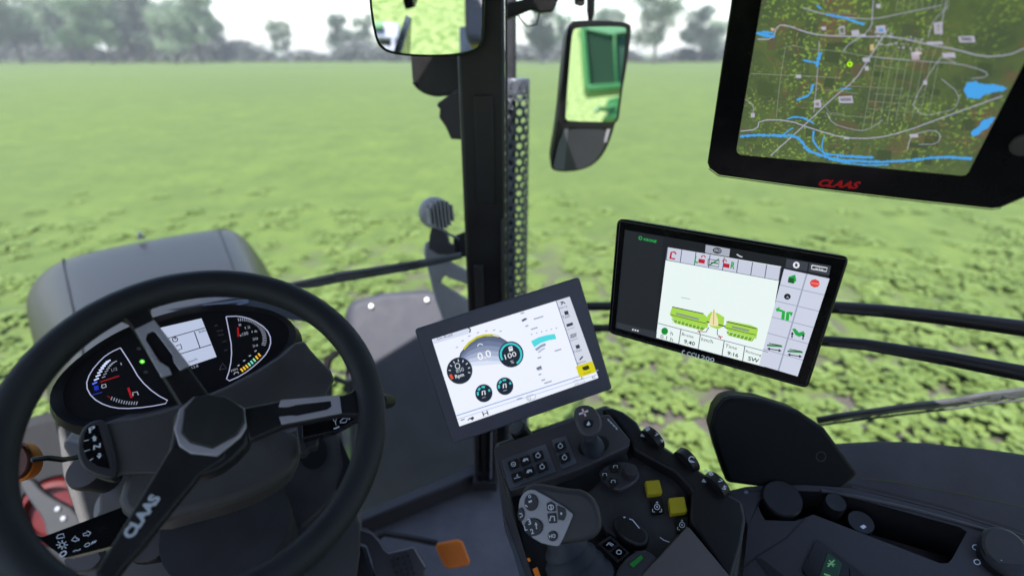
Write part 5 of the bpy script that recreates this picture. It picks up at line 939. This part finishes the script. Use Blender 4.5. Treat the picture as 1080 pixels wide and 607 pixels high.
nb[1].ell(pK, (729.6, 484), 3, 3, WHT, .019, 10, 30, 300, 1.1); nb[1].ribbon(pK, [(728, 485), (732.4, 487)], 1.2, WHT, .019)
for k in range(3): nb[k].build('marking', tw[k], recalc=False)
for q in ([(675, 459.6), (680, 460.6), (677, 456)], [(740, 507.6), (745, 508.6), (742, 503.6)]): m = MB(); m.sheet(pK, q, WHT, .0009); m.build('pointer_mark', ac, recalc=False)
# yellow switches
pM = Plane(pN.at(700, 520, -.02), (-.05, -.25, 1))
m = MB(); m.plate(pM, [(640, 500), (665, 480), (672, 478), (714, 503), (727, 520), (724, 548), (738, 566), (700, 600), (640, 560), (618, 520)], .02, SLT); m.build('switch_well', ac, bevel=.004)
for q in ([(680.2, 506.4), (695.4, 505), (699, 519), (683, 521)], [(705, 524.7), (721.6, 523), (725, 538.7), (707.6, 541)]):
    m = MB(); m.plate(pM, q, .012, YEL, .012, rc=1.5); m.build('yellow_switch', ac, bevel=.0015)
for (x, y) in ((693, 534), (719.4, 553)):
    m = MB(); m.plate(pM, [(x - 7, y - 7.6), (x + 5.6, y - 8.6), (x + 7.4, y + 6.4), (x - 5.4, y + 8)], .006, GLOSSBLK, .004, rc=1); m.ell(pM, (x, y), 2.8, 2.8, WHT, .0045, 12, w_=.8); m.ell(pM, (x, y), 1, 1, WHT, .0045, 8); m.sheet(pM, [(x - 1.6, y - 3.8), (x + 1.6, y - 4), (x, y - 6)], WHT, .0045)
    for sx in (-1, 1): m.ribbon(pM, [(x + sx * 4.6, y + 2), (x + sx * 4.8, y + 5), (x + sx * 2.4, y + 5.2)], .8, WHT, .0045)
    m.build('switch', ac)
# key cluster with round knob
m = MB(); m.plate(pM, chaikin([(629.4, 498.8), (640, 489), (656, 485), (668, 488), (676, 499), (670, 509), (650, 519)], 1), .01, MID, .012); kc = m.build('key_cluster', ac, bevel=.003)
m = MB()
for q in ([(643, 489.6), (651, 487), (655, 491), (652, 496.4), (645, 497)], [(634.6, 499.6), (638, 495.6), (641.6, 498), (639.4, 505), (635.6, 504.6)], [(641, 508), (643.8, 502.6), (651, 504), (652.6, 509.6), (645.6, 514.6)]): m.plate(pM, q, .004, BLK, .015, rc=1.2); c_ = (sum(a for a, _ in q) / 5, sum(b for _, b in q) / 5); m.ribbon(pM, [(c_[0] - 2.2, c_[1] + .8), (c_[0] - 1.8, c_[1] - 1.8), (c_[0] + 1.8, c_[1] - 2), (c_[0] + 2, c_[1] + .8)], .9, WHT, .0155)
m.build('key', kc, bevel=.0005)
m = MB(); m.lathe(pM.at(664, 500, .012), pM.n, [(0, .0125), (.016, .0115), (.0175, .010), (.018, .004)], SLT, 24); m.build('round_knob', kc)
# rocker lever and icon plates
m = MB(); m.plate(pM, chaikin([(645, 550), (652, 543), (664, 542), (676, 552), (686, 562), (684, 572), (676, 576), (655, 566)], 1), .03, BLK, .018); m.ribbon(pM, [(663.8, 546.6), (667, 547.6), (674.4, 556.5)], 1.1, WHT, .019); m.ell(pM, (658.6, 545), 1.2, .9, WHT, .019, 8); m.build('rocker', ac, bevel=.005, seg=3)
m = MB(); m.plate(pM, [(631, 573), (643.5, 564), (664.7, 582.5), (652, 593)], .004, SLT, .004, rc=1); m.plate(pM, [(634.6, 573.2), (643.4, 567), (651, 573.4), (642.4, 580)], .002, GLOSSBLK, .006, rc=1); m.plate(pM, [(644.4, 581.6), (652.8, 575), (660.6, 582), (652.4, 588.6)], .002, GLOSSBLK, .006, rc=1)
m.ribbon(pM, [(639.6, 574.6), (643, 571.4), (647, 574)], 1, WHT, .0065); m.ribbon(pM, [(641, 571.6), (645.8, 575.4)], 1, WHT, .0065); m.ell(pM, (652.8, 581.6), 2.6, 2.2, WHT, .0065, 10, w_=1); m.build('icon_keys', ac, bevel=.0004)
m = MB(); m.plate(pM, chaikin([(646, 612), (656, 590), (676, 577), (690, 583), (700, 596), (700, 640), (650, 640)], 1), .02, SLT, .02, grow=1.0); m.sheet(pM, [(663.6, 594.4), (676.3, 584.4), (678.6, 588.4), (668, 598)], GRN, .0212); m.ribbon(pM, [(696, 566), (700, 569), (706, 571)], 1.2, WHT, .004); m.build('green_tab_lever', ac, bevel=.003)
m = MB(); pad = Plane(pM.at(724, 560, .03), (-.05, -.5, 1)); m.plate(pad, [(724.5, 555), (727, 555.4), (770, 607), (800, 650), (630, 650), (676, 607)], .05, pm('armrest_leather', (0.0748, 0.0616, 0.0620), .6, bump=.5, bscale=1200, var=.08), .004); m.build('pad', ac, bevel=.004)
m = MB(); pE2 = Plane(pN.at(540, 540, .0), pN.n); m.plate(pE2, [(521, 474), (523.5, 473), (534, 521), (562, 607), (575, 650), (565, 650), (553, 607), (531, 550)], .04, MID, rc=0); m.sheet(pE2, [(530.8, 545), (532, 544), (554.6, 607), (568, 645), (562, 645), (548, 607)], MET, .001); m.build('edge_strip', ac, bevel=.001)
m = MB(); m.sheet(pN, [(555.6, 588.4), (558.4, 587.2), (560, 591), (557.6, 592)], ORG, .002); m.sheet(pN, [(561.6, 599.6), (566.6, 597), (572, 612), (566, 612)], ORG, .002); m.build('orange_tag', ac, recalc=False)
# ------------------------------------------------------------------ multifunction lever
pT = Plane(P(575, 545, .70), c2w((-.30, .35, 1)))
ml = thing('drive_lever', 'big grey drive lever with round buttons on its face', 'joystick', pN.at(600, 600))
m = MB(); m.plate(pT, chaikin([(547, 527), (551, 512), (563.6, 507.7), (596, 514), (615.6, 515), (631, 528.5), (636, 551.7), (633, 563), (623.3, 571), (589, 576), (573, 575), (553, 565), (546, 544)], 1), .05, SLT, -.003, grow=.85); m.build('head', ml, bevel=.009, seg=4)
m = MB(); m.plate(pT, chaikin([(557.8, 515.6), (566, 516.6), (604.5, 539.6), (603.4, 546), (591, 574.6), (586, 576), (565.5, 571), (552, 555.5), (547, 542), (547, 528.5), (551, 520.5)], 1), .004, pm('lever_face', (0.2321, 0.2218, 0.2315), .42, metal=.2, var=.06), .0005); m.build('face_plate', ml, bevel=.001)
bz = [((560, 529.5), 7.2, 9), ((562.4, 555.5), 10, 9.4), ((549.2, 542), 3.6, 7), ((582.8, 565), 5.2, 5.4)]
for c_, a_, b_ in bz: m = MB(); q = [(c_[0] + a_ * math.cos(R(18 * k)), c_[1] + b_ * math.sin(R(18 * k))) for k in range(20)]; m.plate(pT, q, .004, DRK, .0035); m.build('button', ml, bevel=.0008)
for q in ([(576.4, 530.6), (580, 528.4), (585, 531), (585.6, 538.6), (577, 538.4)], [(577, 541.4), (586, 541), (587.2, 551), (579, 551.4)], [(587.4, 532.6), (596, 536.8), (596.6, 542.6), (594.4, 548.6), (588.8, 547.4)]): m = MB(); m.plate(pT, q, .004, DRK, .0035, rc=1.2); m.build('button', ml, bevel=.0006)
m = MB()
for s_, p0, p1 in (('o', (557.6, 525), (560.4, 524)), ('-', (558.6, 532), (562, 530.6)), ('3', (557.6, 553), (560.6, 552)), ('2', (560.4, 562.8), (563.4, 561.8)), ('HO', (579.2, 567), (586.2, 566.2)), ('L', (553.6, 559), (556.4, 558.4))): m.text(pT, s_, p0, p1, WHT, .004, bold=.02)
m.ribbon(pT, [(566, 557.4), (565.4, 552)], 1, WHT, .004); m.sheet(pT, [(563.8, 553.4), (567.2, 553), (565, 550)], WHT, .004); m.ribbon(pT, [(547.4, 541), (550, 541), (551.4, 543.4), (548.4, 545)], .9, WHT, .004); m.ell(pT, (581, 534.4), 2.8, 2.6, WHT, .004, 10, w_=.9); m.ribbon(pT, [(581, 532.6), (581.4, 537)], 1, WHT, .004); m.ribbon(pT, [(579.6, 549), (581, 544), (584.6, 544), (585, 549)], 1, WHT, .004); m.sheet(pT, [(590.8, 540), (592.6, 539.6), (593, 542), (591.2, 542.4)], WHT, .004); m.ribbon(pT, [(554, 532), (556.4, 534)], 1.2, WHT, .004); m.build('legend', ml, recalc=False)
m = MB(); c_ = P(612, 612, .74); ax = (P(592, 566, .74) - c_).normalized(); m.lathe(c_, ax, [(-.05, .060), (-.02, .052), (-.018, .060), (0, .047), (.002, .054), (.018, .041), (.020, .047), (.034, .034), (.036, .041), (.05, .028), (.052, .034), (.064, .025), (.08, .024)], BOOT, 32); m.build('boot', ml)
# ------------------------------------------------------------------ right side console
pX = Plane(P(930, 570, .82), (-.18, -.3, 1))
rc_ = thing('side_console', 'dark side console with storage recess at lower right', 'console', pX.at(930, 640, -.2))
CW_ = [(757, 520), (790, 512), (850, 511), (897, 514), (940, 525), (996, 539), (1080, 566), (1200, 608), (1240, 700), (770, 700), (784, 600), (790, 545)]
m = MB()
rec = [(812, 516), (868, 518), (904, 525.5), (1017, 556.5), (1020, 560), (1003, 591), (999, 594), (993, 594), (920, 566), (858, 542), (840, 549), (806, 548), (798, 530)]
# surface with a real recess: ring between outline and recess, walls and bottom
of = [pX.at(*p) for p in CW_]; ri_ = [pX.at(*p) for p in rec]; deep = [p - UP * .06 for p in ri_]
o1 = resample(of, 60); i1 = resample(ri_, 60)
if ((o1[1] - o1[0]).cross(o1[20] - o1[0])).dot((i1[1] - i1[0]).cross(i1[20] - i1[0])) < 0: i1 = i1[::-1]
i1 = nearest_align(o1, i1); dn = [p - UP * .07 for p in i1]
m.add(o1 + i1, [(i, (i + 1) % 60, (i + 1) % 60 + 60, i + 60) for i in range(60)], SLT); m.add(i1 + dn, [(i, (i + 1) % 60, (i + 1) % 60 + 60, i + 60) for i in range(60)], BLK); m.add(dn, [tuple(range(60))], BLK)
m.add(o1 + [p - UP * .35 for p in o1], [(i, (i + 1) % 60, (i + 1) % 60 + 60, i + 60) for i in range(60)], SLT); m.build('body', rc_, smooth=40)
m = MB(); m.tube([pX.at(*p, .001) for p in ((866, 517), (904, 523.5), (960, 536), (1018, 552), (1080, 571), (1150, 594))], .003, MID, 8); m.build('edge_bead', rc_)
m = MB(); m.ribbon(pX, [(782, 600), (800, 585), (830, 566), (850, 545)], 1.2, BLK, .001); m.sheet(pX, [(797, 588), (803, 588), (826, 606), (835, 620), (815, 612)], BLK, .0012); m.build('groove', rc_, recalc=False)
for c_, r_, h_ in (((822, 532), .034, .03), ((877, 537), .017, .03), ((906, 553), .021, .012)):
    m = MB(); m.lathe(pX.at(*c_, -.02), pX.n, [(-.03, r_), (h_ - .003, r_ * .97), (h_, r_ * .9), (h_ - .001, r_ * .2)], BLK, 28); m.build('recess_knob', rc_)
m = MB(); m.sheet(pX, [(907, 554.6), (911, 552.6), (914, 555), (910.4, 557.4)], WHT, .004); m.build('knob_symbol', rc_, recalc=False)
m = MB(); m.plate(pX, [(861, 568.6), (864, 569), (912, 607), (940, 630), (880, 640), (846, 600)], .004, GLOSSBLK, .004, rc=2); swp = m.build('switch_panel', rc_)
m = MB(); m.plate(pX, [(873, 582), (888, 593), (880, 625), (862, 612)], .003, pm('backlit_green', (.01, .045, .02), .4), .0065, rc=1.5); GL = em('#4d7f5e'); m.ribbon(pX, [(874.6, 590), (879, 597)], 1.4, GL, .007); m.ribbon(pX, [(880, 590), (873, 597)], 1.4, GL, .007); m.ribbon(pX, [(872.6, 593.6), (881, 594.6)], 1.2, GL, .0072); m.ribbon(pX, [(869, 604.6), (876, 607)], 2, GL, .007); m.build('green_switch', swp, bevel=.0005)
m = MB(); m.plate(pX, [(896, 597.6), (899, 597), (914, 608), (918, 630), (898, 620)], .003, BLK, .0065, rc=1.5); m.build('blank_switch', swp)
c_ = pX.at(1056, 590); m = MB(); m.lathe(c_, pX.n, [(0, .031), (.012, .030), (.014, .026), (.014, .01)], BLK, 32); m.build('selector_knob', rc_)
kax = (pX.n * 1.0 + Vector((-.1, -.5, 0))).normalized(); m = MB(); m.lathe(pX.at(1056, 577, .012), kax, [(-.006, .027), (.0, .029), (.008, .029), (.011, .026), (.011, .006)], DRK, 32); m.ribbon(pX, [(1046, 585), (1057, 590)], 1.8, WHT, .0155); m.build('selector_knob', rc_)
m = MB()
for (x, y) in ((1029, 576.6), (1030.6, 592), (1053, 604.6)): m.ell(pX, (x, y), 3.4, 2.6, WHT, .0008, 12, w_=1.0, rot=20); m.ribbon(pX, [(x + 1.6, y - 2), (x + 4.8, y + .4)], 1.2, WHT, .0009)
m.build('symbols', rc_, recalc=False)
# black faceted cover in front of the side window
cv = thing('speaker_cover', 'tall black faceted plastic cover between tablet monitor and side console', 'cover', P(830, 515, .95))
CVM = pm('cover_black', (.0042, .0044, .0055), .6, bump=.2, bscale=900, var=.15, spec=.12)
pc1 = Plane(P(820, 470, .92), (-.2, -1, .45))
fr_ = [(748.5, 451), (753.6, 431), (762, 420), (770, 417.5), (779, 417), (805, 420.5), (842, 432.4), (869.6, 451), (888, 476), (905.4, 499), (899, 505), (887, 514), (842, 518), (766, 508), (755.3, 477)]
f3 = [pc1.at(*p) for p in fr_]; cc = sum(f3, Vector()) / len(f3)
m = MB(); m.prism([cc + (p - cc) * .95 + pc1.n * .008 for p in f3], f3, CVM); m.prism(f3, [cc + (p - cc) * .96 - pc1.n * .06 for p in f3], CVM); m.build('shell', cv, bevel=.004, smooth=25)
m = MB(); m.ell(Plane(cc + pc1.n * .0085, pc1.n), (866, 481), 5, 5, DRK, .0005, 20, w_=1); m.build('embossed_ring', cv, recalc=False)
m = MB(); m.ell(pX, (787, 518.5), 2.4, 1.8, MET, .01, 10); m.build('screw', rc_, recalc=False)

hz = bpy.data.materials.new('air'); hz.use_nodes = True; t = hz.node_tree; t.nodes.remove(t.nodes['Principled BSDF']); pv = t.nodes.new('ShaderNodeVolumePrincipled'); pv.inputs['Color'].default_value = (.93, .97, 1, 1); pv.inputs['Density'].default_value = .0008; pv.inputs['Anisotropy'].default_value = .2
t.links.new(pv.outputs[0], t.nodes['Material Output'].inputs['Volume'])
m = MB(); m.box((0, 0, 19.5), Vector((1190, 0, 0)), Vector((0, 1190, 0)), Vector((0, 0, 20.5)), hz); tag(m.build('haze'), 'thin pale haze over the whole field', kind='stuff')
